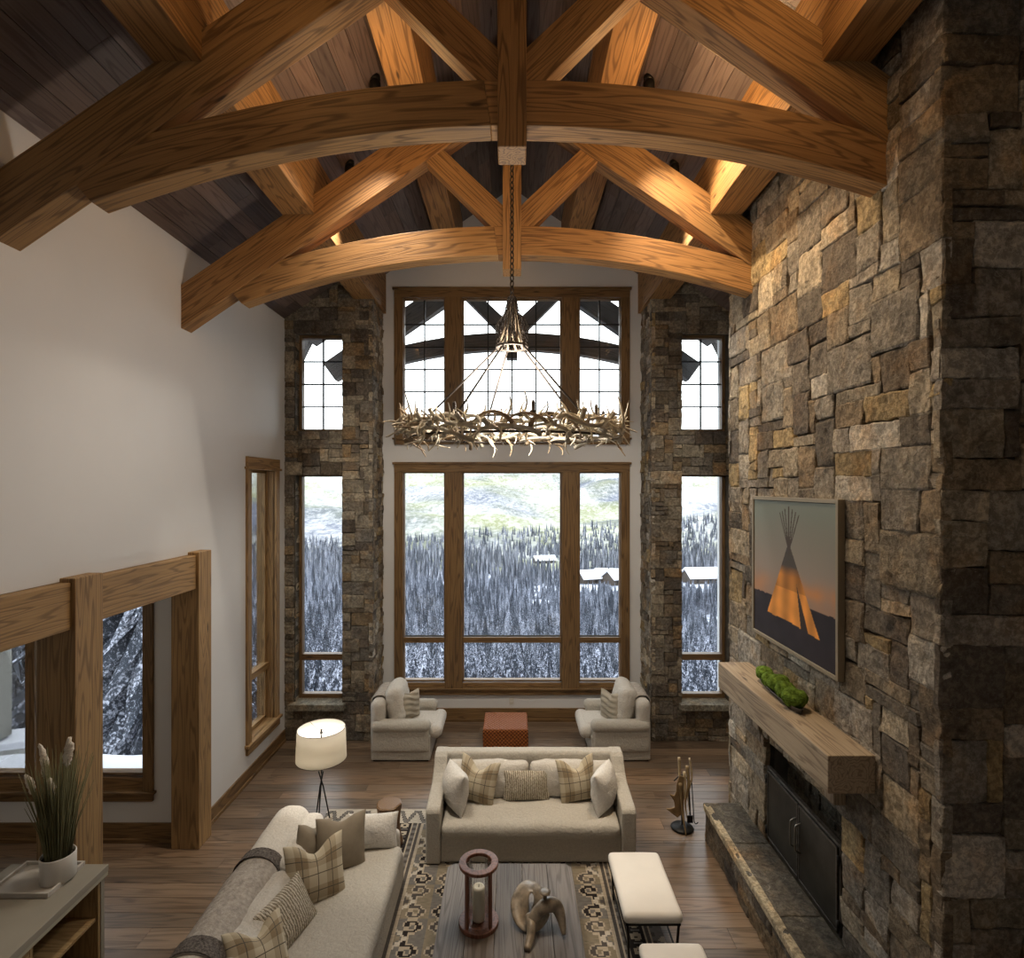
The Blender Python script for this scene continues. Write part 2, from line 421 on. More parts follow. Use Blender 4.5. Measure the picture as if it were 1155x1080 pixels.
    def pillow(s, w, h, t, seed=0, chop=0, n=18, ns=.012, pinch=.07, mi=0):
        key = {}; vs = []; fs = []; gs = []
        def vid(i, j, side):
            edge = i in (0, n) or j in (0, n)
            q = (i, j, 0 if edge else side)
            if q in key: return key[q]
            u = math.sin((i/n-.5)*PI); v = math.sin((j/n-.5)*PI)
            th = 0 if edge else ((1-abs(u)**2.6)*(1-abs(v)**2.6))**.55
            x = w/2*(u-pinch*u*(1-v*v)); z = h/2*(v-pinch*v*(1-u*u))
            if chop: z -= chop*math.exp(-(u/.42)**2)*max(0, v)**1.5
            y = side*t/2*th
            y += side*ns*th*(mn.noise(Vector((x*7+seed*3, z*7, side*2)))+.5*mn.noise(Vector((x*18, z*18+seed, side))))
            if chop: y *= 1-.45*math.exp(-(u/.22)**2)*max(0, v)
            key[q] = len(vs); vs.append((x, y, z+h/2)); gs.append((w/2*u, 0, h/2*v)); return key[q]
        for side in (-1, 1):
            for i in range(n):
                for j in range(n):
                    q = (vid(i, j, side), vid(i+1, j, side), vid(i+1, j+1, side), vid(i, j+1, side))
                    fs.append(q if side < 0 else q[::-1])
        s.add(vs, fs, gs, (1, 1, 1), mi, True)
    def build(s, name, mats, parent=None, loc=(0, 0, 0), rot=(0, 0, 0), bev=0, weld=False):
        me = bpy.data.meshes.new(name)
        me.from_pydata(s.v, [], s.f)
        if not isinstance(mats, (list, tuple)): mats = [mats]
        for m in mats: me.materials.append(M[m] if isinstance(m, str) else m)
        me.polygons.foreach_set('material_index', s.mi)
        me.polygons.foreach_set('use_smooth', s.sm)
        a = me.attributes.new('gc', 'FLOAT_VECTOR', 'POINT'); a.data.foreach_set('vector', np.array(s.g, dtype=np.float32).ravel())
        a = me.attributes.new('tint', 'FLOAT_COLOR', 'POINT')
        cc = np.ones((len(s.v), 4), dtype=np.float32); cc[:, :3] = np.array(s.c, dtype=np.float32); a.data.foreach_set('color', cc.ravel())
        me.update()
        o = bpy.data.objects.new(name, me); COL.objects.link(o)
        o.location = loc; o.rotation_euler = rot
        if parent is not None: o.parent = parent
        if bev:
            bm = o.modifiers.new('bevel', 'BEVEL'); bm.width = bev; bm.segments = 2; bm.limit_method = 'ANGLE'; bm.angle_limit = .7
        return o
def tag(o, label=None, cat=None, group=None, kind=None):
    if label: o['label'] = label
    if cat: o['category'] = cat
    if group: o['group'] = group
    if kind: o['kind'] = kind
    return o
def thing(name, label, cat, loc=(0, 0, 0), rz=0, group=None, rot=None):
    o = bpy.data.objects.new(name, None); COL.objects.link(o); o.empty_display_size = .1
    o.location = loc; o.rotation_euler = rot or (0, 0, rz)
    return tag(o, label, cat, group)
def struct(o): o['kind'] = 'structure'; return o
def copy_tree(o, parent=None):
    c = o.copy(); COL.objects.link(c)
    if parent is not None: c.parent = parent
    for ch in list(o.children): copy_tree(ch, c)
    return c
def spline(P, k=6):
    P = [Vector(p) for p in P]; out = []
    for i in range(len(P)-1):
        p0 = P[max(i-1, 0)]; p1 = P[i]; p2 = P[i+1]; p3 = P[min(i+2, len(P)-1)]
        for j in range(k):
            t = j/k
            out.append(.5*((2*p1)+(p2-p0)*t+(2*p0-5*p1+4*p2-p3)*t*t+(3*p1-p0-3*p2+p3)*t**3))
    out.append(P[-1]); return out
# ------------------------------------------------------------------ the shell
random.seed(4)
XL, XR, XF = -3.75, 3.75, 2.72
YB, YP = 9.98, 9.2
def zc(x): return 6.956+.685*(3.75-abs(x))
def rnd(a, b): return random.uniform(a, b)
def tintr(lo, hi, warm=.06):
    t = rnd(lo, hi); k = rnd(-warm, warm); return (t*(1+k), t, t*(1-k))

# floor planks run left to right
mb = MB(); y = -2.0
while y < YB+.2:
    w_ = rnd(.17, .25); x1 = XR+.2; x = -7.8 if y < 6.62 else XL-.1
    if y < 6.62 and y+w_ > 6.62: w_ = 6.62-y+.001
    x -= 0
    first = True
    while x < x1:
        L = rnd(1.3, 3.4)*(rnd(.2, 1) if first else 1); first = False
        e = min(x1, x+L)
        mb.box((x+.0015, y+.002, -.03), (e-.0015, y+w_-.002, 0), tintr(.62, 1.18))
        x = e
    y += w_
struct(mb.build('floor', 'floorwood'))
mb = MB(); mb.box((-7.8, -2, -.3), (XR+.2, 6.62, -.031)); mb.box((XL-.1, 6.62, -.3), (XR+.2, YB+.2, -.031))
struct(mb.build('floor_base', 'mortar'))
# ceiling boards run towards the windows, on both slopes
mb = MB(); cs = math.cos(math.atan(.685)); sn = math.sin(math.atan(.685))
for sgn in (-1, 1):
    s = 0.0; Ls = 3.95/cs
    while s < Ls:
        w_ = .21; y = -2.0; first = True
        while y < YB+.12:
            L = rnd(1.8, 4.2)*(rnd(.2, 1) if first else 1); first = False; e = min(YB+.12, y+L)
            xc_ = (s+w_/2)*cs; zz = zc(0)-(s+w_/2)*sn
            nrm = Vector((sgn*sn, 0, cs))
            a = Vector((sgn*xc_, y+.001, zz))+nrm*.0125; b = Vector((sgn*xc_, e-.001, zz))+nrm*.0125
            mb.beam(a, b, w_-.005, .025, nrm, tintr(.6, 1.25, .08)); y = e
        s += w_
struct(mb.build('ceiling', 'ceil'))
mb = MB()
for sgn in (-1, 1):
    p = [(0, zc(0)+.04), (sgn*4.0, zc(4.0)+.04), (sgn*4.0, zc(4.0)+.3), (0, zc(0)+.32)]
    mb.prism(p if sgn > 0 else p[::-1], 1, -2.2, YB+.25)
    p = [(0, zc(0)+.04), (sgn*3.84, zc(3.84)+.04), (sgn*3.84, zc(3.84)+.3), (0, zc(0)+.32)]
    mb.prism(p if sgn > 0 else p[::-1], 1, YB+.25, 10.98)
struct(mb.build('ceiling_roof', 'extwood'))
# eave outriggers seen through the tall side windows
for sgn, lb in ((-1, 'dark eave timber outside the left stone pier window'), (1, 'dark eave timber outside the right stone pier window')):
    mb = MB(); mb.beam((sgn*3.84, 10.75, 7.3), (sgn*4.33, 10.75, 6.3), .2, .24, (sgn, 0, .4))
    tag(mb.build('eave_beam', 'extwood'), lb, 'beam')

# plaster walls
mb = MB()
mb.box((XL-.3, -2, 0), (XL, 1.0, 7.15)); mb.box((XL-.3, 1.0, 3.405), (XL, 6.735, 7.15))
mb.box((XL-.3, 6.735, 0), (XL, 7.93, 7.15)); mb.box((XL-.3, 7.93, 0), (XL, 8.87, .50)); mb.box((XL-.3, 7.93, 4.55), (XL, 8.87, 7.15))
mb.box((XL-.3, 8.87, 0), (XL, 9.6, 7.15))
struct(mb.build('wall_left', 'plaster'))
mb = MB()
mb.box((-2.32, YB, 0), (-2.0, YB+.22, 7.62)); mb.box((2.0, YB, 0), (2.32, YB+.22, 7.62))
mb.box((-2.0, YB, 0), (2.0, YB+.22, .6)); mb.box((-2.0, YB, 4.48), (2.0, YB+.22, 5.05))
mb.prism([(-2.32, 7.62), (2.32, 7.62), (2.32, zc(2.32)+.05), (0, zc(0)+.05), (-2.32, zc(2.32)+.05)], 1, YB, YB+.22)
struct(mb.build('wall_back', 'plaster'))
mb = MB(); mb.box((XR, 7.0, 0), (XR+.3, YB+.22, 7.15)); mb.box((XR, -2, 0), (XR+.3, 3.6, 7.15)); struct(mb.build('wall_right', 'plaster'))
mb = MB(); mb.prism([(XL-.3, 0), (XR+.3, 0), (XR+.3, 6.95), (0, zc(0)+.05), (XL-.3, 6.95)], 1, -2.25, -2.0); struct(mb.build('wall_loft', 'plaster'))
# dining nook behind the timber opening
mb = MB()
mb.box((-7.8, 6.6, 0), (-7.1, 6.82, 3.3)); mb.box((-4.3, 6.6, 0), (-3.95, 6.82, 3.3)); mb.box((-7.1, 6.6, 0), (-4.3, 6.82, .6)); mb.box((-7.1, 6.6, 2.85), (-4.3, 6.82, 3.3))
struct(mb.build('wall_nook_back', 'plaster'))
mb = MB(); mb.box((-8.0, .8, 0), (-7.8, 6.82, 3.3)); struct(mb.build('wall_nook_left', 'plaster'))
mb = MB(); mb.box((-8.0, .8, 0), (XL-.3, 1.0, 3.3)); struct(mb.build('wall_nook_front', 'plaster'))
mb = MB(); mb.box((-8.0, .8, 3.08), (-3.945, 6.82, 3.4)); struct(mb.build('ceiling_nook', 'plaster'))

# ------------------------------------------------------------------ ledge stone
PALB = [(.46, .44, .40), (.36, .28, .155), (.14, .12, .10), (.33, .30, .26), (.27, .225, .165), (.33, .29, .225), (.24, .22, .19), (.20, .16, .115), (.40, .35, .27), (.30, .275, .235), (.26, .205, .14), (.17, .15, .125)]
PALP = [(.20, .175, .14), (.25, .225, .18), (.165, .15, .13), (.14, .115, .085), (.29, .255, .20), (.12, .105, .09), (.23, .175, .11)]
def stone_face(mb, O, U, V, W, H, holes=(), cell=.075, ws=(2, 6), hs=(1, 3), seed=1, pal=PALB, depth=.05, top=None, jag=.012, rough=.014):
    R = random.Random(seed); O = Vector(O); U = Vector(U); V = Vector(V); Nn = U.cross(V)
    nx = int(round(W/cell)); nz = int(round(H/cell)); cw = W/nx; ch = H/nz
    occ = np.zeros((nx+1, nz+1), bool); occ[nx, :] = 1; occ[:, nz] = 1
    for (a, b, c, d) in holes:
        for i in range(nx):
            for j in range(nz):
                if a < (i+.5)*cw < c and b < (j+.5)*ch < d: occ[i, j] = 1
    for j in range(nz):
        for i in range(nx):
            if occ[i, j]: continue
            w_ = R.randint(*ws); h_ = R.randint(*hs)
            if h_ > w_ and R.random() < .75: w_, h_ = min(ws[1], h_+1), max(1, w_)
            k = 0
            while k < w_ and not occ[i+k, j] and i+k < nx: k += 1
            w_ = k
            k = 0
            while k < h_ and j+k < nz and not occ[i:i+w_, j+k].any(): k += 1
            h_ = k
            occ[i:i+w_, j:j+h_] = 1
            if top is not None and j*ch > top((i+w_/2)*cw)+.25: continue
            u0, u1, v0, v1 = i*cw, (i+w_)*cw, j*ch, (j+h_)*ch
            g = .002
            q = [(u0+g, v0+g), (u1-g, v0+g), (u1-g, v1-g), (u0+g, v1-g)]
            q = [(a+R.uniform(-1, 1)*jag, b+R.uniform(-1, 1)*jag) for a, b in q]
            n = max(3, int((u1-u0)/.045)+1); m = max(3, int((v1-v0)/.045)+1)
            dz = R.uniform(-.006, .006); tx, tz = R.uniform(-.005, .005), R.uniform(-.005, .005); sd = R.uniform(0, 99)
            vs = []
            for a in range(n+1):
                for b in range(m+1):
                    s, t = a/n, b/m
                    ss = [0, .035, *[x/(n-2) for x in range(1, n-2)], .965, 1][a] if n > 3 else [0, .05, .95, 1][a]
                    tt = [0, .05, *[x/(m-2) for x in range(1, m-2)], .95, 1][b] if m > 3 else [0, .06, .94, 1][b]
                    p = [(1-ss)*(1-tt)*q[0][k]+ss*(1-tt)*q[1][k]+ss*tt*q[2][k]+(1-ss)*tt*q[3][k] for k in (0, 1)]
                    edge = a in (0, n) or b in (0, m)
                    nv = mn.noise(Vector((p[0]*6+sd, p[1]*6, sd)))*rough*1.3+mn.noise(Vector((p[0]*17, p[1]*17+sd, sd)))*rough*.7
                    dd = depth+dz+tx*(ss-.5)*2+tz*(tt-.5)*2+nv
                    if edge:
                        dd -= .007+.008*abs(mn.noise(Vector((p[0]*23, p[1]*23, sd))))
                        p[0] += mn.noise(Vector((p[0]*20, p[1]*20, sd+5)))*.012; p[1] += mn.noise(Vector((p[0]*20, p[1]*20, sd+9)))*.012
                    vs.append(O+U*p[0]+V*p[1]+Nn*dd)
            c = R.choice(pal); k = R.uniform(1.1, 1.6); c = tuple(x*k for x in c)
            fs = [(a*(m+1)+b, (a+1)*(m+1)+b, (a+1)*(m+1)+b+1, a*(m+1)+b+1) for a in range(n) for b in range(m)]
            ring = [a*(m+1) for a in range(n+1)]+[n*(m+1)+b for b in range(1, m+1)]+[a*(m+1)+m for a in range(n-1, -1, -1)]+[b for b in range(m-1, 0, -1)]
            base = len(vs)
            for r_ in ring:
                p = vs[r_]; vs.append(p-Nn*((p-O).dot(Nn)+.01))
            L = len(ring)
            fs += [(ring[k], base+k, base+(k+1) % L, ring[(k+1) % L]) for k in range(L)]
            mb.add(vs, fs, None, c)

# chimney breast with the firebox hole
C = .05
mb = MB(); HT = zc(XF)+.2
mb.box((XF+C, 3.53+C, 0), (XR+.3, 4.58, HT), mi=1); mb.box((XF+C, 6.05, 0), (XR+.3, 7.01-C, HT), mi=1)
mb.box((XF+C, 4.58, 1.5), (XR+.3, 6.05, HT), mi=1); mb.box((3.02, 4.58, 0), (XR+.3, 6.05, 1.5), mi=2)
mb.box((XF+C, 4.58, 0), (3.02, 6.05, .43), mi=2)
mb.box((XF+.12, 4.585, .43), (3.02, 4.60, 1.49), mi=2); mb.box((XF+.12, 6.03, .43), (3.02, 6.045, 1.49), mi=2); mb.box((XF+.12, 4.59, 1.47), (3.02, 6.04, 1.495), mi=2)
stone_face(mb, (XF+C, 7.01, 0), (0, -1, 0), (0, 0, 1), 3.48, HT, [(.96, 0, 2.43, 1.5)], .10, (2, 6), (1, 4), 11, PALB, .05, None, .014, .013)
stone_face(mb, (3.02, 6.04, .43), (0, -1, 0), (0, 0, 1), 1.45, 1.05, [], .09, (2, 4), (1, 2), 77, [(.11, .10, .08), (.085, .08, .065), (.13, .115, .09)], .04)
stone_face(mb, (XF, 3.53+C, 0), (1, 0, 0), (0, 0, 1), 1.3, HT, [], .10, (2, 6), (1, 4), 23, PALB, .05, None, .014, .013)
stone_face(mb, (XR, 7.01-C, 0), (-1, 0, 0), (0, 0, 1), 1.03, HT, [], .088, (2, 5), (1, 3), 31, PALB, .05)
o = mb.build('wall_fireplace', ['stone', 'mortar', 'soot']); struct(o)

# stone piers with the tall side windows
for sgn, nm in ((-1, 'wall_pier_left'), (1, 'wall_pier_right')):
    mb = MB(); y0, y1 = YP+C, YB+.22
    def X(a): return sgn*a
    def bx(a, b, z0, z1, yy0=y0, mi=1):
        lo, hi = min(X(a), X(b)), max(X(a), X(b)); mb.box((lo, yy0, z0), (hi, y1, z1), (.2, .17, .13), mi=mi)
    bx(2.3+C, 2.81, 0, 7.6); y1 = 9.6; bx(3.59, 3.75, 0, 7.0)
    bx(2.81, 3.59, 0, .62); bx(2.81, 3.59, 4.41, 5.08); 
    pr = [(X(2.81), 6.74), (X(3.59), 6.74), (X(3.59), zc(3.59)+.05), (X(2.81), zc(2.81)+.05)]
    mb.prism(pr if sgn > 0 else pr[::-1], 1, y0, y1, mi=1)
    y1 = YB+.22
    pr = [(X(2.3+C), 7.6), (X(2.81), 7.6), (X(2.81), zc(2.81)+.05), (X(2.3+C), zc(2.35)+.05)]
    mb.prism(pr if sgn > 0 else pr[::-1], 1, y0, y1, mi=1)
    if sgn < 0:
        hl = [(.15, .62, .95, 4.41), (.15, 5.08, .95, 6.74)]
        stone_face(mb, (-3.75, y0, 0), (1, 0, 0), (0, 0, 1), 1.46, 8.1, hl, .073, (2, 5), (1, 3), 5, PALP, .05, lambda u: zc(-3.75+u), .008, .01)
        stone_face(mb, (-2.3-C, YP, 0), (0, 1, 0), (0, 0, 1), .78, 8.0, [], .073, (2, 4), (1, 3), 6, PALB, .05, None, .008, .02)
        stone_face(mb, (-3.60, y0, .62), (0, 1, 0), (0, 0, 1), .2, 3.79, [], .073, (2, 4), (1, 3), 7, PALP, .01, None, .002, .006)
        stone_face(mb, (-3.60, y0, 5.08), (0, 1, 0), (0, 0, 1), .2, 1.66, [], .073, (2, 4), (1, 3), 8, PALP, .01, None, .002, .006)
    else:
        hl = [(.51, .62, 1.31, 4.41), (.51, 5.08, 1.31, 6.74)]
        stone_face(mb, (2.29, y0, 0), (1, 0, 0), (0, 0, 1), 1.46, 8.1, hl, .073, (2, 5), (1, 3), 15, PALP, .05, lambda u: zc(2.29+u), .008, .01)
        stone_face(mb, (2.3+C, YB, 0), (0, -1, 0), (0, 0, 1), .78, 8.0, [], .073, (2, 4), (1, 3), 16, PALB, .05, None, .008, .02)
    struct(mb.build(nm, ['stone', 'mortar']))

# ------------------------------------------------------------------ windows
def win_xz(name, xs, z0, z1, y, cas, rails=(), mun=None, casmat='firdark', pane_y=.10, post=.0, sill=True):
    """xs: list of (x0,x1) glass bays; casing around; rails: list of z bands"""
    w_ = thing(name, None, None); struct(w_)
    X0, X1 = xs[0][0], xs[-1][1]
    mb = MB()
    a, t, b = cas
    mb.box((X0-a, y-.035, z1+.02), (X1+a, y+.02, z1+t)); mb.box((X0-a-.03, y-.05, z1+t-.045), (X1+a+.03, y+.02, z1+t-.005))
    mb.box((X0-a, y-.03, z0-b), (X0-.01, y+.02, z1+.02)); mb.box((X1+.01, y-.03, z0-b), (X1+a, y+.02, z1+.02))
    mb.box((X0-a, y-.035, z0-b), (X1+a, y+.02, z0-b+.10))
    if sill: mb.box((X0-a-.03, y-.06, z0-b+.09), (X1+a+.03, y+.04, z0-b+.12))
    mb.build('casing', casmat, w_, bev=.004)
    mb = MB()
    for i in range(len(xs)-1):
        mb = MB(); mb.box((xs[i][1]+.02, y-.03, z0-b+.10), (xs[i+1][0]-.02, y+.16, z1+.02)); mb.build('mullion_post', casmat, w_, bev=.004)
    for (x0, x1) in xs:
        segs = []; z = z0
        for (r0, r1) in rails: segs.append((z, r0)); z = r1
        segs.append((z, z1))
        for (r0, r1) in rails:
            mb = MB(); mb.box((x0-.02, y+.0, r0), (x1+.02, y+.15, r1)); mb.build('transom', casmat, w_, bev=.004)
        for (a0, a1) in segs:
            mb = MB(); f = .035
            mb.box((x0-.025, y+.03, a0-.03), (x0+.0, y+.14, a1+.02)); mb.box((x1-.0, y+.03, a0-.03), (x1+.025, y+.14, a1+.02))
            mb.box((x0-.025, y+.03, a1-.0), (x1+.025, y+.14, a1+.025)); mb.box((x0-.025, y+.03, a0-.03), (x1+.025, y+.14, a0))
            if a0 == z0 and b > .15:
                mb.box((x0-.02, y+.01, z0-b+.1), (x1+.02, y+.16, z0-.05), (1.3, 1.3, 1.3))
            mb.build('sash', casmat, w_, bev=.003)
            if mun:
                mb = MB(); nx, zs = mun[0](x0, x1), mun[1]
                for xx in nx: mb.box((xx-.013, y+pane_y-.012, a0), (xx+.013, y+pane_y+.012, a1))
                for zz in zs: mb.box((x0, y+pane_y-.010, zz-.013), (x1, y+pane_y+.010, zz+.013))
                mb.build('muntin_grid', 'black', w_)
            mb = MB(); mb.box((x0-.01, y+pane_y-.003, a0-.01), (x1+.01, y+pane_y+.003, a1+.01)); mb.build('pane', 'glass', w_)
    return w_
BAYS = [(-1.93, -1.22), (-.865, .865), (1.22, 1.93)]
def munx(x0, x1):
    return [0, -.43, .43] if x1-x0 > 1.2 else [(x0+x1)/2]
win_xz('window_1', BAYS, 5.08, 7.545, YB, (.17, .20, .14), (), (munx, [5.49, 5.90, 6.30, 6.70, 7.11]))
win_xz('window_2', BAYS, .73, 4.43, YB, (.17, .20, .25), ((1.40, 1.50),))
def side_window(name, sgn):
    w_ = thing(name, None, None); struct(w_)
    a, b = sorted((sgn*2.81, sgn*3.59)); y = 9.42
    for (z0, z1, rails, grid) in ((.62, 4.41, True, False), (5.08, 6.74, False, True)):
        mb = MB(); f = .05
        mb.box((a, y, z0), (a+f, y+.12, z1)); mb.box((b-f, y, z0), (b, y+.12, z1)); mb.box((a+f, y, z1-f), (b-f, y+.12, z1)); mb.box((a+f, y, z0), (b-f, y+.12, z0+f+.03))
        if rails: mb.box((a+f, y-.01, 1.27), (b-f, y+.12, 1.37))
        mb.build('sash', 'firdark', w_, bev=.003)
        for (q0, q1) in (((z0+.08, 1.27), (1.37, z1-f)) if rails else ((z0+.08, z1-f),)):
            mb = MB(); mb.box((a+f-.01, y+.06, q0-.01), (b-f+.01, y+.066, q1+.01)); mb.build('pane', 'glass', w_)
        if grid:
            mb = MB(); x = (a+b)/2; mb.box((x-.013, y+.05, z0+.08), (x+.013, y+.076, z1-f))
            for k in (1, 2, 3): zz = z0+.08+(z1-f-z0-.08)*k/4; mb.box((a+f, y+.052, zz-.012), (b-f, y+.074, zz+.012))
            mb.build('muntin_grid', 'black', w_)
    mb = MB(); mb.box((a-.06, 9.10, .53), (b+.07, 9.42, .635), (.33, .32, .27)); mb.build('sill', 'stone', w_, bev=.01)
    mb = MB(); mb.box((a-.0, 9.22, 5.00), (b+.0, 9.42, 5.095), (.30, .28, .22)); mb.build('sill', 'stone', w_, bev=.01)
side_window('window_3', -1); side_window('window_4', 1)
# window in the left wall
w5 = thing('window_5', None, None); struct(w5)
y0, y1, z0, z1 = 7.98, 8.82, .55, 4.45
mb = MB()
mb.box((XL-.02, y0-.12, .42), (XL+.035, y0, 4.46)); mb.box((XL-.02, y1, .42), (XL+.035, y1+.12, 4.46)); mb.box((XL-.02, y0-.12, 4.44), (XL+.04, y1+.12, 4.62)); mb.box((XL-.02, y0-.15, 4.44), (XL+.06, y1+.15, 4.475)); mb.box((XL-.02, y0-.12, .40), (XL+.04, y1+.12, .52)); mb.box((XL-.02, y0-.15, .51), (XL+.07, y1+.15, .55))
mb.build('casing', 'fircas', w5, bev=.004)
mb = MB()
mb.box((XL-.28, y0-.04, z0-.05), (XL-.0, y0, z1+.05)); mb.box((XL-.28, y1, z0-.05), (XL-.0, y1+.04, z1+.05)); mb.box((XL-.28, y0, z1), (XL, y1, z1+.05)); mb.box((XL-.28, y0, z0-.04), (XL, y1, z0)); 
mb.box((XL-.2, y0, 1.33), (XL-.09, y1, 1.43))
mb.box((XL-.21, y0, z0), (XL-.13, y0+.04, z1)); mb.box((XL-.21, y1-.04, z0), (XL-.13, y1, z1)); mb.box((XL-.21, y0, z0), (XL-.13, y1, z0+.05)); mb.box((XL-.21, y0, z1-.05), (XL-.13, y1, z1))
mb.build('jamb', 'fircas', w5, bev=.003)
mb = MB(); mb.box((XL-.173, y0+.03, z0+.04), (XL-.167, y1-.03, 1.34)); mb.build('pane', 'glass', w5)
mb = MB(); mb.box((XL-.173, y0+.03, 1.42), (XL-.167, y1-.03, z1-.04)); mb.build('pane', 'glass', w5)
win_xz('window_6', [(-7.0, -5.75), (-5.6, -4.36)], .80, 2.8, 6.6, (.13, .15, .31), (), None)
# baseboards
def base(name, lo, hi): 
    mb = MB(); mb.box(lo, hi); ax = 0 if hi[0]-lo[0] > hi[1]-lo[1] else 1
    l2 = list(lo); h2 = list(hi); h2[2] = .05; t = .012
    if ax == 1: h2[0] += t
    else: l2[1] -= t
    mb.box(l2, h2); struct(mb.build(name, 'firdark', bev=.004))
base('baseboard_left', (XL, 6.74, 0), (XL+.022, YP-.01, .2))
base('baseboard_back', (-2.29, YB-.022, 0), (2.29, YB, .24))
base('baseboard_nook', (-7.8, 6.578, 0), (-3.96, 6.6, .23))
mb = MB(); mb.box((-.05, YB-.008, .31), (.03, YB, .43)); mb.box((-.035, YB-.011, .33), (.015, YB-.006, .365)); mb.box((-.035, YB-.011, .375), (.015, YB-.006, .41)); tag(mb.build('wall_outlet', 'outlet'), 'small electrical outlet on the white wall below the big window', 'outlet')

# ------------------------------------------------------------------ trusses
def strip(mb, lo, up, y0, y1, c=(1, 1, 1)):
    n = len(lo); vs = []; gs = []; L = 0; o = [rnd(-50, 50) for _ in range(3)]
    for i in range(n):
        if i: L += math.hypot(lo[i][0]-lo[i-1][0], lo[i][1]-lo[i-1][1])
        h = math.hypot(up[i][0]-lo[i][0], up[i][1]-lo[i][1])
        for (p, hh) in ((lo[i], 0), (up[i], h)):
            for y in (y0, y1):
                vs.append((p[0], y, p[1])); gs.append((L+o[0], hh+o[1], y+o[2]))
    fs = []
    for i in range(n-1):
        a, b = i*4, i*4+4
        fs += [(a, b, b+2, a+2), (a+1, a+3, b+3, b+1), (a, a+1, b+1, b), (a+2, b+2, b+3, a+3)]
    fs += [(0, 2, 3, 1), (n*4-4, n*4-3, n*4-1, n*4-2)]
    mb.add(vs, fs, gs, c)
def zl(x): return 6.403+.685*(3.145-abs(x))
def truss(label, y0, th, mat, xr, ends_l, group=None, pegs=True):
    t = thing('timber_truss', label, 'truss', (0, y0, 0))
    RT = .497
    for sg, x0 in ((-1, ends_l), (1, xr)):
        cut = 0.0
        mb = MB(); lo = [(sg*x0, zl(x0)), (0, zl(0))]; up = [(sg*x0, zl(x0)+RT), (0, zl(0)+RT)]
        if x0 < 3.7 and mat == 'extwood': lo[0] = (sg*(x0-.16), zl(x0-.16)); up[0] = (sg*(x0+.08), zl(x0+.08)+RT)
        if sg > 0: lo, up = lo[::-1], up[::-1]
        strip(mb, lo, up, 0, th, tintr(.9, 1.1)); mb.build('rafter', mat, t, bev=.008)
    mb = MB(); lo = []; up = []; n = 28
    a, b = -3.07, (min(3.07, xr))
    for i in range(n+1):
        x = a+(b-a)*i/n; lo.append((x, 6.823-(8.8-math.sqrt(8.8**2-x*x))))
        xu = (-3.17)+((b if xr < 3.07 else 3.17)+3.17)*i/n
        zu = 7.157-(9.1-math.sqrt(9.1**2-xu*xu)); zu = min(zu, zl(xu)+.2); zu = max(zu, 0)
        if i == 0 or (i == n and xr > 3.07): zu = zl(xu)+.0
        up.append((xu, zu))
    for (i0, i1) in ((0, n//2), (n//2, n)):
        mb = MB(); strip(mb, lo[i0:i1+1], up[i0:i1+1], .012, th-.012, tintr(.95, 1.15)); mb.build('arched_chord', mat, t, bev=.008)
    mb = MB(); mb.box((-.105, -.012, 6.654), (.105, th+.012, 8.98)); mb.build('king_post', mat, t, bev=.008)
    for sg in (-1, 1):
        mb = MB(); lo = [(sg*1.04, 7.95), (sg*.1, 7.01)]; up = [(sg*1.04, 8.27), (sg*.1, 7.39)]
        if sg > 0: lo, up = lo[::-1], up[::-1]
        strip(mb, lo, up, .02, th-.02, tintr(.9, 1.1)); mb.build('strut', mat, t, bev=.006)
    return t
truss('nearest honey timber truss with arched chord spanning the top of the room', 4.05, .215, 'fir', XF+.04, 3.76)
truss('farther honey timber truss with arched chord in front of the upper window', 6.33, .21, 'fir', XF+.04, 3.76)
et = truss('dark timber truss outside beyond the upper window', 10.74, .21, 'extwood', 3.56, 3.56)
for (xa, xb, zb) in ((-2.61, -2.25, 7.28), (-1.24, -.88, 8.20), (.88, 1.24, 8.20), (2.25, 2.61, 7.28)):
    mb = MB(); mb.prism([(xa, zb), (xb, zb), (xb, zc(xb)+.05), (xa, zc(xa)+.05)], 1, -.5, .30); mb.build('purlin_tail', 'extwood', et)
for (xa, xb, zb, lb) in ((-2.61, -2.25, 7.28, 'heavy lower roof purlin on the left slope'), (-1.24, -.88, 8.20, 'upper roof purlin on the left slope near the ridge'), (.88, 1.24, 8.20, 'upper roof purlin on the right slope near the ridge'), (2.25, 2.61, 7.28, 'heavy lower roof purlin beside the stone chimney wall')):
    mb = MB(); mb.prism([(xa, zb), (xb, zb), (xb, zc(xb)+.01), (xa, zc(xa)+.01)], 1, -2.0, YB+.02)
    tag(mb.build('purlin', 'fir', bev=.006), lb, 'beam', 'roof purlins')
mb = MB(); mb.prism([(-.08, 9.06), (.08, 9.06), (.08, zc(.08)+.01), (0, zc(0)+.01), (-.08, zc(.08)+.01)], 1, -2.0, YB)
tag(mb.build('ridge_beam', 'fir'), 'ridge beam at the peak of the board ceiling', 'beam')
# spot cans on the ceiling
CL = ['black ceiling spotlight on the right slope behind the farther truss', 'black ceiling spotlight on the left slope behind the farther truss', 'black ceiling spotlight on the right slope between the two trusses', 'black ceiling spotlight on the left slope between the two trusses', 'black ceiling spotlight nearest the chimney wall top']
for i, (p, t_, e) in enumerate(SPOTS):
    zt = zc(p[0])
    f = thing('ceiling_spotlight', CL[i], 'light', (p[0], p[1], zt), 0, 'black ceiling spotlights')
    mb = MB(); mb.lathe([(.055, .02), (.055, -.03), (.03, -.035)], n=20, mi=0); mb.build('mount', 'black', f)
    mb = MB(); mb.lathe([(.052, -.03), (.06, -.06), (.06, -.145), (.05, -.15), (.046, -.12)], n=20); mb.build('housing', 'black', f)
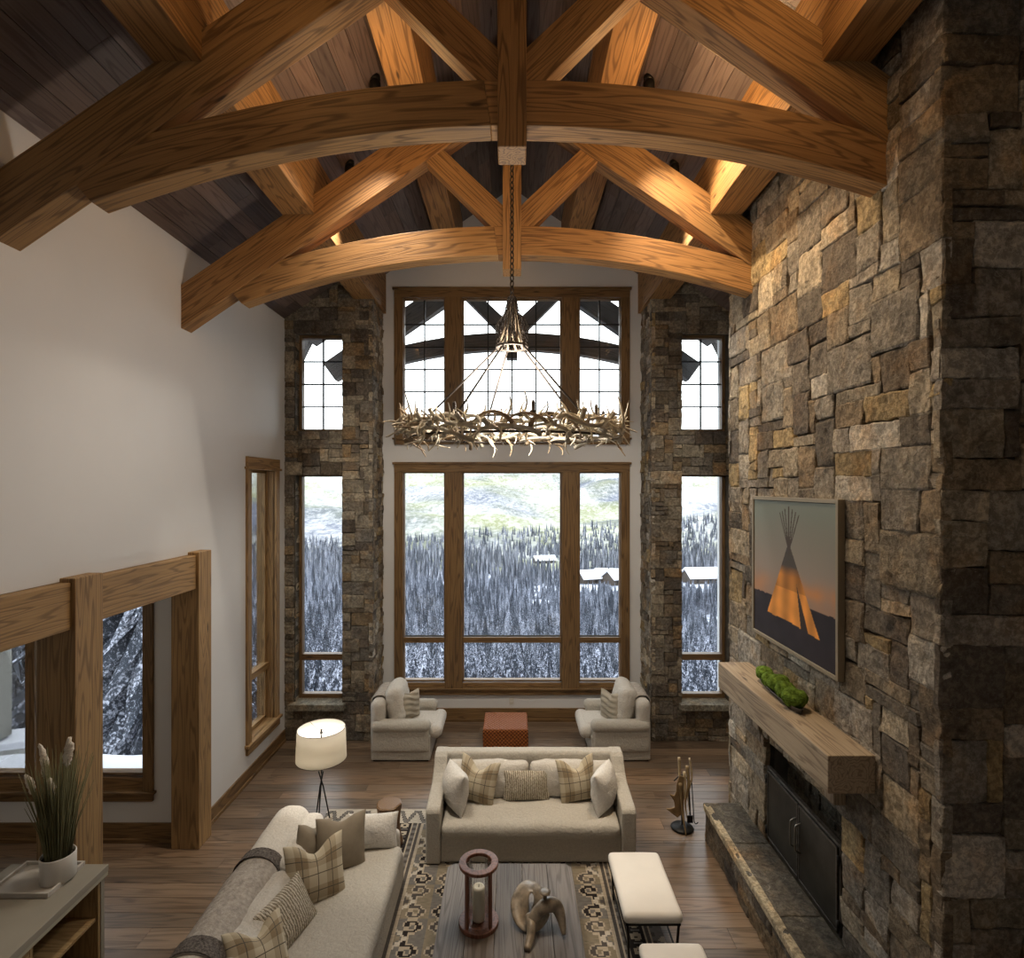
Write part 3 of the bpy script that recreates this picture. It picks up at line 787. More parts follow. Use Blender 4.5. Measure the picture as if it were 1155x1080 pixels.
# ------------------------------------------------------------------ timber opening on the left
for (ya, yb, lb) in ((6.46, 6.73, 'timber post nearest the tall narrow window in the left wall'), (4.63, 4.947, 'timber post rising behind the vase of dry grass'),):
    mb = MB(); mb.box((-3.945, ya, 0), (-3.62, yb, 3.435)); tag(mb.build('timber_post', 'fircas', bev=.008), lb, 'post')
for (ya, yb, lb) in ((4.947, 6.46, 'timber lintel between the two left posts'), (1.0, 4.63, 'timber lintel running from the grass vase post towards the viewer')):
    mb = MB(); mb.box((-3.94, ya, 3.01), (-3.655, yb, 3.40)); tag(mb.build('timber_lintel', 'fircas', bev=.008), lb, 'beam')
# ------------------------------------------------------------------ fireplace
M['handle_iron'] = plain('worn_steel', (.20, .19, .17), .35, .5, .8)
mb = MB(); mb.box((2.34, 4.174, 1.905), (XF+.01, 6.40, 2.186), (1, 1, 1))
m_ = thing('mantel', 'weathered timber mantel beam over the fireplace doors', 'mantel', (2.5, 5.28, 1.9))
mb = MB(); mb.box((2.362-2.5, 4.174-5.28, 0), (XF+.0-2.5, 6.40-5.28, .286)); mb.build('beam', 'mantelwood', m_, bev=.008)
for yy in (4.62, 6.02):
    mb = MB(); mb.box((2.50-2.5, yy-.07-5.28, -.10), (XF-2.5, yy+.07-5.28, 0)); mb.box((2.62-2.5, yy-.07-5.28, -.30), (XF-2.5, yy+.07-5.28, -.10)); mb.build('corbel', 'mantelwood', m_, bev=.005)
h = thing('hearth', 'raised stone hearth bench below the fireplace doors', 'hearth', (2.5, 5.0, 0))
mb = MB(); mb.box((-.17, -2.4, 0), (.22, 1.60, .36), mi=1)
stone_face(mb, (-.17, 1.60, 0), (0, -1, 0), (0, 0, 1), 4.0, .36, [], .09, (3, 8), (1, 2), 41, PALP, .035)
stone_face(mb, (.22, 1.60, 0), (-1, 0, 0), (0, 0, 1), .42, .36, [], .09, (2, 4), (1, 2), 42, PALP, .035)
mb.build('riser', ['stone', 'mortar'], h)
mb = MB(); yy = -2.4
for k, e in enumerate((-1.3, -.1, .9, 1.66)):
    mb.rbox(((-.225+.22)/2, (yy+e)/2, .395), (.2225, (e-yy)/2-.003, .035), .012, n=14, ns=.006, seed=k, nf=9, c=[(.17, .155, .13), (.15, .14, .12), (.18, .165, .14), (.16, .15, .13)][k]); yy = e
mb.build('slab', 'stone', h)
mb = MB(); mb.rbox((-.19, -.37, .395), (.04, 2.0, .037), .012, n=40, ns=.0015, seed=9, nf=7, c=(.66, .58, .42)); mb.build('hewn_edge', 'stone', h)
d = thing('fireplace_doors', 'blackened steel double doors closing the fireplace', 'fireplace doors', (2.76, 5.325, .43))
mb = MB(); W2 = .67
mb.box((-.02, -W2, 0), (.02, -W2+.025, .765)); mb.box((-.02, W2-.025, 0), (.02, W2, .765)); mb.box((-.02, -W2, .745), (.02, W2, .77)); mb.box((-.02, -W2, 0), (.02, W2, .02)); mb.build('frame', 'steelframe', d, bev=.003)
for sg in (-1, 1):
    l = MB(); a, b = sorted((sg*.006, sg*(W2-.028))); l.box((-.032, a, .024), (-.014, b, .74))
    for q in ((a, a+.018), (b-.018, b)): l.box((-.038, q[0], .024), (-.03, q[1], .74))
    l.box((-.038, a, .024), (-.03, b, .042)); l.box((-.038, a, .722), (-.03, b, .74)); l.mi = [0]*6+[1]*24
    lf = l.build('door', ['steel', 'steelframe'], d, bev=.002)
    q = MB(); yy = sg*.045; q.tube(spline([(-.03, yy, .30), (-.075, yy, .32), (-.085, yy, .36), (-.085, yy, .52), (-.075, yy, .56), (-.03, yy, .58)], 5), .009); q.build('handle', 'handle_iron', lf)
    for z_ in (.1, .64):
        q = MB(); q.tube([(-.035, sg*(W2-.012), z_-.04), (-.035, sg*(W2-.012), z_+.04)], .012, 10); q.build('hinge', 'black', lf)

# painting: a lit tipi at dusk, colours laid down cell by cell
def paint(u, v):
    """u 0..1 left to right, v 0..1 bottom to top"""
    nz = lambda f, s: mn.noise(Vector((u*f, v*f, s)))
    top = np.array((.215, .25, .225)); mid = np.array((.30, .25, .21)); low = np.array((.32, .20, .14))
    t = v+.04*nz(3, 1)
    c = mid+(top-mid)*min(1, max(0, (t-.52)/.4)) if t > .52 else low+(mid-low)*min(1, max(0, (t-.28)/.24))
    # glowing cloud bands near the horizon
    hz = .31+.02*u
    g = math.exp(-((v-hz-.10-.03*nz(6, 2)+.05*(1-u))/.07)**2)*(max(0, nz(5, 3)+.45))
    c = c+(np.array((.62, .24, .05))-c)*min(1, g*(1.2 if u > .6 else .45))
    if v < hz+.008*nz(20, 4): c = np.array((.022, .016, .02))*(1+.5*nz(9, 5))
    # tent: apex at (.45,.62), feet left .13,.20 right .82,.10
    ax, av = .49, .69
    if v < av:
        k = (av-v)/(av-.14); wl = .02+.29*k; wr = .02+.34*k
        if -wl < u-ax < wr and v > .155+.05*abs(u-.3)-.12*max(0, u-.45)+.02:
            s = (u-ax)
            glow = min(1, max(0, (.56-v)/.07))
            body = np.array((.62, .25, .045))*(1+.35*nz(9, 7)+.25*math.sin(s*40))*(.75+.4*(v < .4))
            dark = np.array((.075, .065, .055))
            c = dark+(body-dark)*glow
            if s > .10*k+.05 and s < .26*k-.02 and v < .47: c = np.array((.035, .022, .016))
    # poles
    for px in (-.13, -.09, -.05, .0, .045, .09, .14):
        if v > .64:
            xx = ax+px*(v-.66)/.29
            if abs(u-xx) < .006 and v < .97-abs(px)*.4: c = np.array((.075, .06, .05))
    return tuple(float(max(.004, x)) for x in c)
pt = thing('painting', 'framed painting of a glowing tipi at dusk on the stone wall', 'painting', (2.69, 5.378, 2.6))
W, H = 1.635, 1.49; f = .035
mb = MB()
mb.box((-.03, -W/2, 0), (.03, -W/2+f, H)); mb.box((-.03, W/2-f, 0), (.03, W/2, H)); mb.box((-.03, -W/2+f, H-f), (.03, W/2-f, H)); mb.box((-.03, -W/2+f, 0), (.03, W/2-f, f)); mb.build('frame', plain('champagne_frame', (.30, .25, .17), .4, .5, .3), pt, bev=.003)
mb = MB(); nu, nv = 190, 170; w_, h_ = W-2*f-.012, H-2*f-.012
vs = []; cs_ = []
for i in range(nu+1):
    for j in range(nv+1):
        vs.append((-.018, w_/2-w_*i/nu, f+.006+h_*j/nv)); cs_.append(paint(i/nu, j/nv))
fs = [(i*(nv+1)+j, (i+1)*(nv+1)+j, (i+1)*(nv+1)+j+1, i*(nv+1)+j+1) for i in range(nu) for j in range(nv)]
mb.add(vs, fs, None, cs_); mb.box((-.017, -w_/2, f), (.01, w_/2, H-f), (.02, .02, .02))
mb.build('canvas', 'canvas', pt)
# moss bowl on the mantel
bw = thing('dough_bowl', 'long dark dough bowl lying on the mantel', 'bowl', (2.575, 5.38, 2.186), -.075)
mb = MB(); prof = []
n = 40; rings = []
for (k, zz) in ((.62, 0), (.85, .018), (1.0, .05), (.96, .05), (.8, .03), (.5, .022)):
    rings.append([(.085*k*math.cos(a)*1, .50*(1-(1-k)*.25)*math.sin(a), zz+.012*abs(math.sin(a))**6*(zz > 0)) for a in [2*PI*i/n for i in range(n)]])
vs = [p for r in rings for p in r]; fs = [(i*n+k, i*n+(k+1) % n, (i+1)*n+(k+1) % n, (i+1)*n+k) for i in range(len(rings)-1) for k in range(n)]+[tuple(range(n))[::-1], tuple(range((len(rings)-1)*n, len(rings)*n))]
mb.add(vs, fs, smooth=True); mb.build('bowl', 'mosswood', bw)
ML = ['farthest green moss ball in the dough bowl', 'bright moss ball, second from the far end of the bowl', 'large dark moss ball in the middle of the bowl', 'round moss ball, second from the near end of the bowl', 'nearest green moss ball in the dough bowl', 'small bright moss ball tucked beside the large middle one']
for i, (dy, dx, r) in enumerate(((.36, .0, .075), (.20, -.012, .068), (.05, .02, .085), (-.14, .0, .083), (-.33, .005, .088), (.12, -.03, .05))):
    mb = MB(); mb.rbox((0, 0, 0), (r*1.08, r*1.2, r*.95), r*1.08, n=10, ns=.012, seed=i, nf=16, k=5)
    tag(mb.build('moss_ball', 'moss', loc=(2.575+dx+dy*.075, 5.38+dy, 2.186+.03+r*.80), rot=(0, 0, i)), ML[i], 'moss ball', 'moss balls on the mantel')

# antler fireplace tools on the floor beside the hearth
ft = thing('fireplace_tool_set', 'fireplace tool stand made of antlers beside the hearth', 'tool stand', (2.09, 6.86, 0))
mb = MB(); mb.lathe([(.13, 0), (.14, .012), (.12, .03), (.03, .045)], n=24); mb.tube(spline([(0, 0, .03), (.0, .01, .3), (.01, 0, .66)], 4), .012)
mb.tube(spline([(-.10, 0, .58), (0, .02, .64), (.10, 0, .58)], 5), .008)
mb.build('stand', 'black', ft)
def antler(mb, P, r0, tines, c=(1, 1, 1), k=5, n=7):
    S = spline(P, k); m = len(S)
    mb.tube(S, [r0*(1-.8*(i/(m-1))**1.3) for i in range(m)], n, c=[tuple(x*(.75+.5*(i/(m-1))) for x in c) for i in range(m)])
    for (t, d, L, bend) in tines:
        i = int(t*(m-1)); p = S[i]; d = Vector(d).normalized(); bb = Vector(bend)
        Q = spline([p, p+d*L*.35+bb*L*.05, p+d*L*.7+bb*L*.25, p+d*L*.92+bb*L*.6], 4); q = len(Q)
        mb.tube(Q, [r0*.62*(1-.85*(j/(q-1))) for j in range(q)], n, c=[tuple(x*(.9+.45*(j/(q-1))) for x in c) for j in range(q)])
for i, (bx_, by_, tx_, ty_, rr, cc) in enumerate(((-.04, -.09, -.05, -.04, .024, (.42, .32, .2)), (.01, -.05, -.02, -.02, .017, (1.25, 1.1, .85)), (.05, -.03, .06, 0, .022, (.75, .62, .42)), (.09, .0, .12, -.02, .013, (1.15, 1.0, .8)), (-.02, .06, .03, .03, .018, (.95, .8, .6)))):
    mb = MB(); zb = (.02, .10, .14, .2, .16)[i]
    antler(mb, [(bx_, by_, zb+.60-.14*(i == 0)+.02*i), (bx_*1.2+.01, by_, zb+.42), (bx_+(-.02), by_, zb+.2), (bx_, by_, zb)][::1] if i else [(-.05, -.09, .60), (-.035, -.1, .4), (-.02, -.12, .18), (0, -.16, .0)], rr*1.0, [(.25, (0, .3, 1), .08, (0, 0, .4))], cc)
    mb.build('antler_handle', 'bone', ft)
mb = MB()   # palmate moose antler with three points to the left
pl = [(-.035, .62), (.02, .60), (.02, .16), (-.06, .10), (-.10, .13), (-.20, .21), (-.13, .215), (-.09, .23), (-.10, .30), (-.155, .39), (-.10, .37), (-.075, .42), (-.07, .50)]
mb.prism([(a-.02, b+.07) for a, b in pl], 1, -.075, -.055, (.40, .30, .19)); o_ = mb.build('palmate_antler', 'bone', ft, bev=.008)
for i, (dx, dy) in enumerate(((.085, .03), (.115, -.01), (.10, .06))):
    mb = MB(); mb.tube([(dx, dy, .56), (dx*1.25, dy*1.1, .08)], .006, 8)
    if i == 0: mb.box((dx*1.25-.035, dy-.006, .05), (dx*1.25+.035, dy+.006, .14))
    if i == 1: mb.tube(spline([(dx*1.25, dy, .09), (dx*1.25+.02, dy, .06), (dx*1.25+.05, dy, .08)], 4), .006)
    mb.build('tool', 'black', ft)

# ------------------------------------------------------------------ sofas and chairs
def sofa(label, W, D, loc, rz, seat=.44, arm_h=.66, back_h=.90, aw=.16):
    s = thing('sofa', label, 'sofa', loc, rz)
    mb = MB(); mb.rbox((0, D/2-.02, .17), (W/2-aw-.002, D/2-.05, .145), .015, n=10, ns=.004, seed=1); mb.build('skirt', 'linen', s)
    for sg in (-1, 1):
        mb = MB()
        # slip-covered arm: flat top sweeping up into the back
        P = [(0, .02), (D, .02), (D, back_h)]
        top = [(D-.16, back_h), (D-.22, back_h-.03), (D-.27, back_h-.10), (D-.34, arm_h+.07), (D-.45, arm_h+.015), (D-.6, arm_h), (.06, arm_h-.03), (.015, arm_h-.045), (0, arm_h-.08)]
        P += top
        x0, x1 = sorted((sg*W/2, sg*(W/2-aw)))
        mb.prism(P, 0, x0, x1, smooth=False); mb.build('arm', 'linen', s, bev=.02)
    mb = MB(); mb.rbox((0, D-.095, back_h/2+.01), (W/2-.012, .085, back_h/2-.005), .045, n=14, ns=.006, seed=3); mb.build('backrest', 'linen', s)
    mb = MB(); mb.rbox((0, (D-.28)/2+.005, seat-.075), (W/2-aw-.005, (D-.24)/2, .085), .07, n=22, puff=(0, 0, .03), ns=.012, seed=4, nf=5); mb.build('seat_cushion', 'linen', s)
    w_ = (W-2*aw)/2
    for i, sg in enumerate((-1, 1)):
        mb = MB(); mb.rbox((0, 0, 0), (w_/2-.006, .10, .20), .075, n=14, puff=(0, .04, .01), ns=.018, seed=5+i, nf=6); mb.build('back_cushion', 'linen2', s, loc=(sg*w_/2, D-.30, seat+.205), rot=(-.16, 0, 0))
    return s
CS = (.21, 6.17, .0)
sofa('linen sofa facing the viewer across the coffee table', 2.33, .93, CS, 0)
def pil(name, label, mat, w, h, t, loc, rot, seed, chop=0, group=None, cat='pillow', ns=.012, pinch=.07):
    mb = MB(); mb.pillow(w, h, t, seed, chop, ns=ns, pinch=pinch)
    return tag(mb.build(name, mat, loc=loc, rot=rot), label, cat, group)
# yaw: 0 faces the viewer
SZ = .46
pil('throw_pillow', 'plaid pillow at the left end of the facing sofa', 'plaid', .50, .50, .20, (-.46, 6.60, SZ), (-.30, .10, -.35), 1, .13)
pil('throw_pillow', 'plaid pillow at the right end of the facing sofa', 'plaid', .48, .50, .20, (.81, 6.62, SZ), (-.28, -.06, .25), 2, .13)
pil('lumbar_pillow', 'cream cable-knit lumbar pillow in the middle of the facing sofa', 'knit', .56, .34, .16, (.17, 6.64, SZ+.0), (-.25, 0, .03), 3)
pil('white_pillow', 'white pillow against the left arm of the facing sofa', 'white', .48, .46, .27, (-.68, 6.50, SZ+.0), (-.10, .0, -1.10), 4, ns=.025)
pil('white_pillow', 'white pillow against the right arm of the facing sofa', 'white', .48, .46, .27, (1.09, 6.50, SZ+.0), (-.10, 0, 1.05), 5, ns=.025)
# long sofa on the left, local frame: faces -y, rotated so that it faces +x
ls = thing('sofa', 'long linen sofa along the left edge of the rug, seen from behind its rolled back', 'sofa', (-1.13, 4.55, 0), PI/2)
Ls, Dp = 2.85, 1.36
mb = MB(); mb.rbox((0, Dp/2, .17), (Ls/2-.02, Dp/2-.02, .15), .03, n=14, ns=.004); mb.build('skirt', 'linen', ls)
for sg in (-1, 1):
    mb = MB(); mb.rbox((sg*(Ls/2-.07), Dp/2-.05, .30), (.07, Dp/2-.1, .27), .06, n=10, ns=.008, seed=sg); mb.build('arm', 'linen2', ls)
mb = MB(); mb.rbox((0, Dp-.20, .44), (Ls/2, .19, .42), .17, n=22, ns=.012, seed=3, nf=3, k=6); mb.build('backrest', 'linen2', ls)
mb = MB(); mb.rbox((0, .46, .385), (Ls/2-.14, .46, .10), .08, n=26, puff=(0, 0, .02), ns=.008, seed=4, nf=4); mb.build('seat_cushion', 'linen', ls)
for i, xx in enumerate((.90, 0, -.90)):
    mb = MB(); mb.rbox((0, 0, 0), (.445, .12, .17), .09, n=14, puff=(0, .03, .01), ns=.02, seed=8+i, nf=6, k=4); mb.build('back_cushion', 'linen2', ls, loc=(xx, .93, .625), rot=(-.14, 0, 0))
def throw_strip(name, label, y0, y1, mat='throw', bands=True):
    t = thing(name, label, 'throw blanket', (-2.29, (y0+y1)/2, 0))
    def shell(ya, yb, mt, nm, off, seed):
        mb = MB(); prof = [(.20, .34), (.205, .5), (.205, .68)]+[(.19*math.cos(a), .695+.17*math.sin(a)) for a in [PI*k/12 for k in range(1, 12)]]+[(-.205, .68), (-.205, .5), (-.21, .25)]
        n = 30; vs = []; m = len(prof)
        for j in range(n+1):
            yy = ya+(yb-ya)*j/n-(y0+y1)/2
            for i, (a, b) in enumerate(prof):
                w_ = off+.012+.012*mn.noise(Vector((a*5, yy*6, b*5+seed)))
                d_ = Vector((a, b-.68)).normalized() if b > .68 else Vector((1 if a > 0 else -1, 0))
                vs.append((a+d_.x*w_, yy, b+d_.y*w_+.0))
        fs = [(j*m+i, (j+1)*m+i, (j+1)*m+i+1, j*m+i+1) for j in range(n) for i in range(m-1)]
        mb.add(vs, fs, [(p[1], p[0], p[2]) for p in vs], smooth=True)
        o = mb.build(nm, mt, t); s_ = o.modifiers.new('thick', 'SOLIDIFY'); s_.thickness = .008; s_.offset = 0
    shell(y0, y1, 'throw', 'blanket', 0, 1)
    if bands:
        shell(y1-.13, y1, 'throwdark', 'dark_band', .012, 2); shell(y0, y0+.14, 'throwdark', 'dark_band', .012, 3)
throw_strip('throw_blanket', 'grey wool throw with charcoal bands over the back of the long sofa', 3.98, 5.12)
LZ = .49
pil('white_pillow', 'large white pillow at the far end of the long sofa', 'white', .52, .34, .24, (-1.44, 5.74, LZ-.03), (-.38, 0, .10), 11, ns=.03)
pil('throw_pillow', 'taupe pillow with a pointed corner before the white one on the long sofa', 'taupe', .50, .50, .18, (-1.66, 5.40, LZ-.02), (-.30, .10, .55), 12, .05)
pil('throw_pillow', 'taupe pillow tucked behind the plaid one against the long sofa back', 'taupe', .42, .42, .18, (-1.93, 5.36, LZ+.02), (-.20, .3, 1.0), 13, .05)
pil('throw_pillow', 'plaid pillow in the middle of the long sofa', 'plaid', .54, .52, .20, (-1.74, 4.98, LZ-.02), (-.42, .06, .62), 14, .11)
pil('lumbar_pillow', 'beige knit pillow lying along the back cushions of the long sofa', 'knit', .56, .40, .17, (-1.76, 4.60, LZ-.02), (-.55, .0, 1.30), 15)
pil('throw_pillow', 'plaid pillow at the bottom edge of the picture on the long sofa', 'plaid', .50, .46, .18, (-1.83, 4.13, LZ-.02), (-.65, .2, 1.0), 16, .1)

def armchair(label, loc, mir):
    """faces +x when mir=1"""
    a = thing('armchair', label, 'armchair', loc, 0)
    m = mir
    def X(x): return m*x
    mb = MB(); mb.rbox((X(.47), 0, .20), (.45, .46, .18), .015, n=8, ns=.004); mb.build('skirt', 'linen', a)
    mb = MB(); mb.box((X(.47)-.42, -.44, 0), (X(.47)+.42, .44, .025)); mb.build('plinth', 'black', a)
    for sg in (-1, 1):
        mb = MB(); mb.rbox((X(.46), sg*.40, .36), (.44, .085, .22), .05, n=8, ns=.004); mb.rbox((X(.47), sg*.415, .535), (.455, .105, .09), .088, n=10, ns=.006, k=6, seed=sg)
        mb.build('arm', 'linen', a)
    mb = MB(); mb.rbox((X(.11), 0, .50), (.105, .47, .42), .09, n=10, ns=.008, k=5); mb.build('backrest', 'linen2', a)
    mb = MB(); mb.rbox((X(.62), 0, .405), (.42, .30, .095), .085, n=14, puff=(0, 0, .02), ns=.006, k=5); mb.rbox((X(.98), 0, .40), (.105, .40, .095), .09, n=12, ns=.006, k=5, seed=2)
    mb.build('seat_cushion', 'linen2', a)
    mb = MB(); mb.rbox((0, 0, 0), (.12, .34, .28), .11, n=14, puff=(.05, 0, .0), ns=.02, nf=5, k=5, seed=loc[0]); mb.build('back_cushion', 'linen2', a, loc=(X(.34), 0, .77), rot=(0, X(-.20), 0))
    return a
armchair('linen armchair left of the orange ottoman, facing right', (-2.17, 8.97, 0), 1)
armchair('linen armchair right of the orange ottoman, facing left', (2.13, 8.97, 0), -1)
def ruffled(label, loc, rot, seed):
    t = MB(); n = 22; key = {}
    t.pillow(.46, .46, .17, seed, .03, n=26)
    vs = []
    for i, p in enumerate(t.v):
        x, y, z = p; k = max(0, 1-abs(y)*0)
        y += (.022 if y > 0 else -.022 if y < 0 else 0)*math.sin(z*75+6*x+1.5*math.sin(x*14))*max(0, 1-(x/.21)**2)*(1 if abs(y) > .01 else 0)
        vs.append((x, y, z))
    t.v = vs
    return tag(t.build('ruffled_pillow', 'pleat', loc=loc, rot=rot), label, 'pillow')
M['pleat'] = plain('pleated_beige', (.40, .36, .29), .9, .1, 0, 6, .1, .3, 120, .004)
ruffled('pleated beige pillow on the left armchair', (-1.62, 8.86, .48), (-.12, .1, 1.0), 21)
ruffled('pleated beige pillow on the right armchair', (1.56, 8.86, .48), (-.12, -.1, -1.0), 22)
def chair_throw(label, x, m):
    t = MB(); prof = [(-.125, .45), (-.125, .8), (-.11, .90), (-.05, .945), (.0, .95), (.06, .945), (.115, .9), (.125, .82), (.125, .62)]
    n = 16; vs = []; k = len(prof)
    for j in range(n+1):
        yy = -.28+.56*j/n
        for (a, b) in prof: vs.append((a*1.0+.008*mn.noise(Vector((yy*8, b*8, x))), yy, b+.006*mn.noise(Vector((yy*9, a*20, x)))))
    t.add(vs, [(j*k+i, (j+1)*k+i, (j+1)*k+i+1, j*k+i+1) for j in range(n) for i in range(k-1)], smooth=True)
    o = t.build('chair_throw', 'throw', loc=(x, 8.95, 0)); s_ = o.modifiers.new('thick', 'SOLIDIFY'); s_.thickness = .01
    tag(o, label, 'throw blanket')
chair_throw('small grey throw over the back of the left armchair', -2.06, 1)
chair_throw('small grey throw over the back of the right armchair', 2.02, -1)
ot = thing('ottoman', 'cube ottoman of woven orange leather between the armchairs', 'ottoman', (-.10, 9.04, 0))
mb = MB(); mb.rbox((0, 0, .215), (.355, .345, .195), .03, n=10, ns=.004, k=3); mb.build('body', 'leather', ot)
mb = MB()
for sx in (-1, 1):
    for sy in (-1, 1): mb = MB(); mb.box((sx*.3-.025, sy*.3-.025, 0), (sx*.3+.025, sy*.3+.025, .03)); mb.build('foot', 'black', ot)

# ------------------------------------------------------------------ kilim rug
rx0, rx1, ry0, ry1 = -2.38, 1.42, 3.3, 7.25
CELL = .0165; xc, yc = -.08, 5.0
BLK = (.022, .018, .017); CRM = (.36, .31, .24); TAN = (.20, .17, .125); GRY = (.145, .135, .125); DGR = (.075, .066, .06); PAL = (.42, .38, .32)
def rugc(x, y):
    ax = abs(x-xc)
    ey = min(y-ry0, ry1-y)
    def tri(t, p): t = (t/p) % 1; return 2*abs(t-.5)
    b = ax-1.02
    if ey < .30:                                   # pale end border with hooks
        e = ey/.30
        if e < .12: return PAL
        z = tri(x, .22)
        return GRY if abs(z-e) < .16 else (DGR if abs(z-e) < .24 else PAL)
    if b > 0.40:                                   # outer side border
        e = (ax-xc*0-1.42)
        return GRY if tri(y, .24)*.2 > e % .2 else PAL
    if b > 0:
        if b < .03: return CRM
        if b < .065: return DGR
        if b < .08: return CRM
        if b < .12: return GRY if int(y/.05) % 2 else DGR
        if b < .135: return CRM
        if b < .30:                                 # dark band of linked medallions
            t = (y/.155) % 1; u = abs(b-.2175)/.0825
            if abs(t-.5) < .30 and u < .62 - (.3 if abs(t-.5) > .2 else 0): return CRM if not (abs(t-.5) < .07 and u < .2) else BLK
            if abs(t) < .08 and u < .5: return GRY
            return BLK
        if b < .315: return CRM
        if b < .345: return DGR
        if b < .36: return CRM
        return GRY if int(y/.05) % 2 else DGR
    # field: stepped diamonds in columns with hooked dark figures between
    P, Q = .74, .47; st = .0231
    col_ = round((x-xc-.37)/P); row = math.floor(y/Q+.5)
    dx = x-xc-.37-col_*P; dy = y-row*Q
    ix = int(abs(dx)/st); iy = int(abs(dy)/st)
    d = ix/8.2+iy/9.5
    if d < .14: return BLK
    if d < .30: return CRM
    if d < .62: return (DGR, TAN)[row % 2]
    if d < .80: return (TAN, GRY)[row % 2]
    if d < 1.0: return PAL
    HK = ("....oooo......", "...oXXXXo.....", "..oXXooXXo....", ".oXXo.oXXo....", ".oXXo..oo.....", "..oXXoooo..ooo", "...oXXXXXooXXo", "....oooXXXXXXo", "......oXXXooo.", "......oooo....")
    ex = P/2-abs(dx); ey2 = Q/2-abs(dy)
    a = int(ex/st); b_ = int((dy % Q)/ (Q/20)) if False else int(abs(((y/Q) % 1)-.5)*2*10)
    if a < 14 and b_ < 10:
        ch_ = HK[b_][a]
        if ch_ == 'X': return BLK if (row+col_) % 2 else DGR
        if ch_ == 'o': return CRM
    return (TAN, GRY)[(row+col_) % 2]
mb = MB(); nx = int((rx1-rx0)/CELL); ny = int((ry1-ry0)/CELL)
vs = []; cs_ = []; fs = []
for i in range(nx):
    for j in range(ny):
        x0 = rx0+i*CELL; y0_ = ry0+j*CELL; c = rugc(x0+CELL/2, y0_+CELL/2)
        k = 1+.25*mn.noise(Vector((x0*20, y0_*60, 0))); c = tuple(q*k for q in c); n = len(vs)
        vs += [(x0, y0_, .012), (x0+CELL, y0_, .012), (x0+CELL, y0_+CELL, .012), (x0, y0_+CELL, .012)]; cs_ += [c]*4; fs.append((n, n+1, n+2, n+3))
mb.add(vs, fs, None, cs_); X1, Y1 = rx0+nx*CELL, ry0+ny*CELL
mb.box((rx0, ry0, 0), (X1, Y1, .0115), (.2, .18, .15))
tag(mb.build('rug', 'rug'), 'black, grey and tan kilim rug under the seating', 'rug')

# ------------------------------------------------------------------ coffee table, lantern, sculpture, stools
ct = thing('coffee_table', 'grey weathered plank coffee table on the kilim rug', 'coffee table', (-.025, 4.72, .012))
mb = MB(); tw = 1.22; n = 5
for i in range(n):
    a = -tw/2+tw*i/n; b = a+tw/n
    c0 = .06
    pr = [(a+.0015, -.82+(c0 if i == 0 else 0)), (a+.0015+(c0 if i == 0 else 0), -.82)] if i == 0 else [(a+.0015, -.82)]
    pr += [(b-.0015-c0, -.82), (b-.0015, -.82+c0)] if i == n-1 else [(b-.0015, -.82)]
    pr += [(b-.0015, .82-c0), (b-.0015-c0, .82)] if i == n-1 else [(b-.0015, .82)]
    pr += [(a+.0015+c0, .82), (a+.0015, .82-c0)] if i == 0 else [(a+.0015, .82)]
    mb.prism(pr, 2, .40, .448, tintr(.85, 1.15), gax=1)
mb.build('top', 'tablewood', ct, bev=.004)
mb = MB(); mb.box((-.5, -.7, .33), (.5, -.67, .40)); mb.box((-.5, .67, .33), (.5, .7, .40)); mb.box((-.52, -.7, .33), (-.49, .7, .40)); mb.box((.49, -.7, .33), (.52, .7, .40)); mb.build('apron', 'tablewood', ct, bev=.003)
for sx in (-1, 1):
    for sy in (-1, 1): mb = MB(); mb.box((sx*.48-.045, sy*.66-.045, 0), (sx*.48+.045, sy*.66+.045, .40)); mb.build('leg', 'tablewood', ct, bev=.006)
TZ = .46
ln = thing('candle_lantern', 'reddish wooden ring lantern standing on the coffee table', 'lantern', (-.285, 4.78, TZ))
def ring(mb, r0, r1, z0, z1, n=48, c=(1, 1, 1)): mb.lathe([(r0, z0), (r1, z0), (r1, z1), (r0, z1)], n=n, c=c, closed=True, smooth=False)
mb = MB(); ring(mb, .108, .168, .50, .53); mb.build('top_ring', 'copperwood', ln, bev=.006)
mb = MB(); mb.lathe([(.17, 0), (.17, .035), (.12, .035), (.10, .028)], n=48, smooth=False); mb.build('base', 'copperwood', ln, bev=.005)
for k in range(4):
    a = PI/4+k*PI/2+.05; mb = MB(); mb.beam((.138*math.cos(a), .138*math.sin(a), .03), (.138*math.cos(a), .138*math.sin(a), .505), .03, .022, (math.cos(a), math.sin(a), 0)); mb.build('upright', 'copperwood', ln, bev=.003)
mb = MB(); 
for k in range(40):
    a, b = 2*PI*k/40, 2*PI*(k+1)/40; mb.add([(.105*math.cos(a), .105*math.sin(a), .036), (.105*math.cos(b), .105*math.sin(b), .036), (.105*math.cos(b), .105*math.sin(b), .499), (.105*math.cos(a), .105*math.sin(a), .499)], [(0, 1, 2, 3)]); mb.build('glass_cylinder', 'glass', ln)
cn = thing('pillar_candle', 'ivory pillar candle inside the ring lantern', 'candle', (-.285, 4.78, TZ+.035))
mb = MB(); mb.lathe([(.045, .12-.12), (.052, .005), (.052, .27), (.046, .285), (.03, .282), (.012, .276)], n=28); mb.build('wax', 'wax', cn)
mb = MB(); mb.tube([(0, 0, .27), (.002, 0, .30)], .0025, 6); mb.build('wick', 'black', cn)
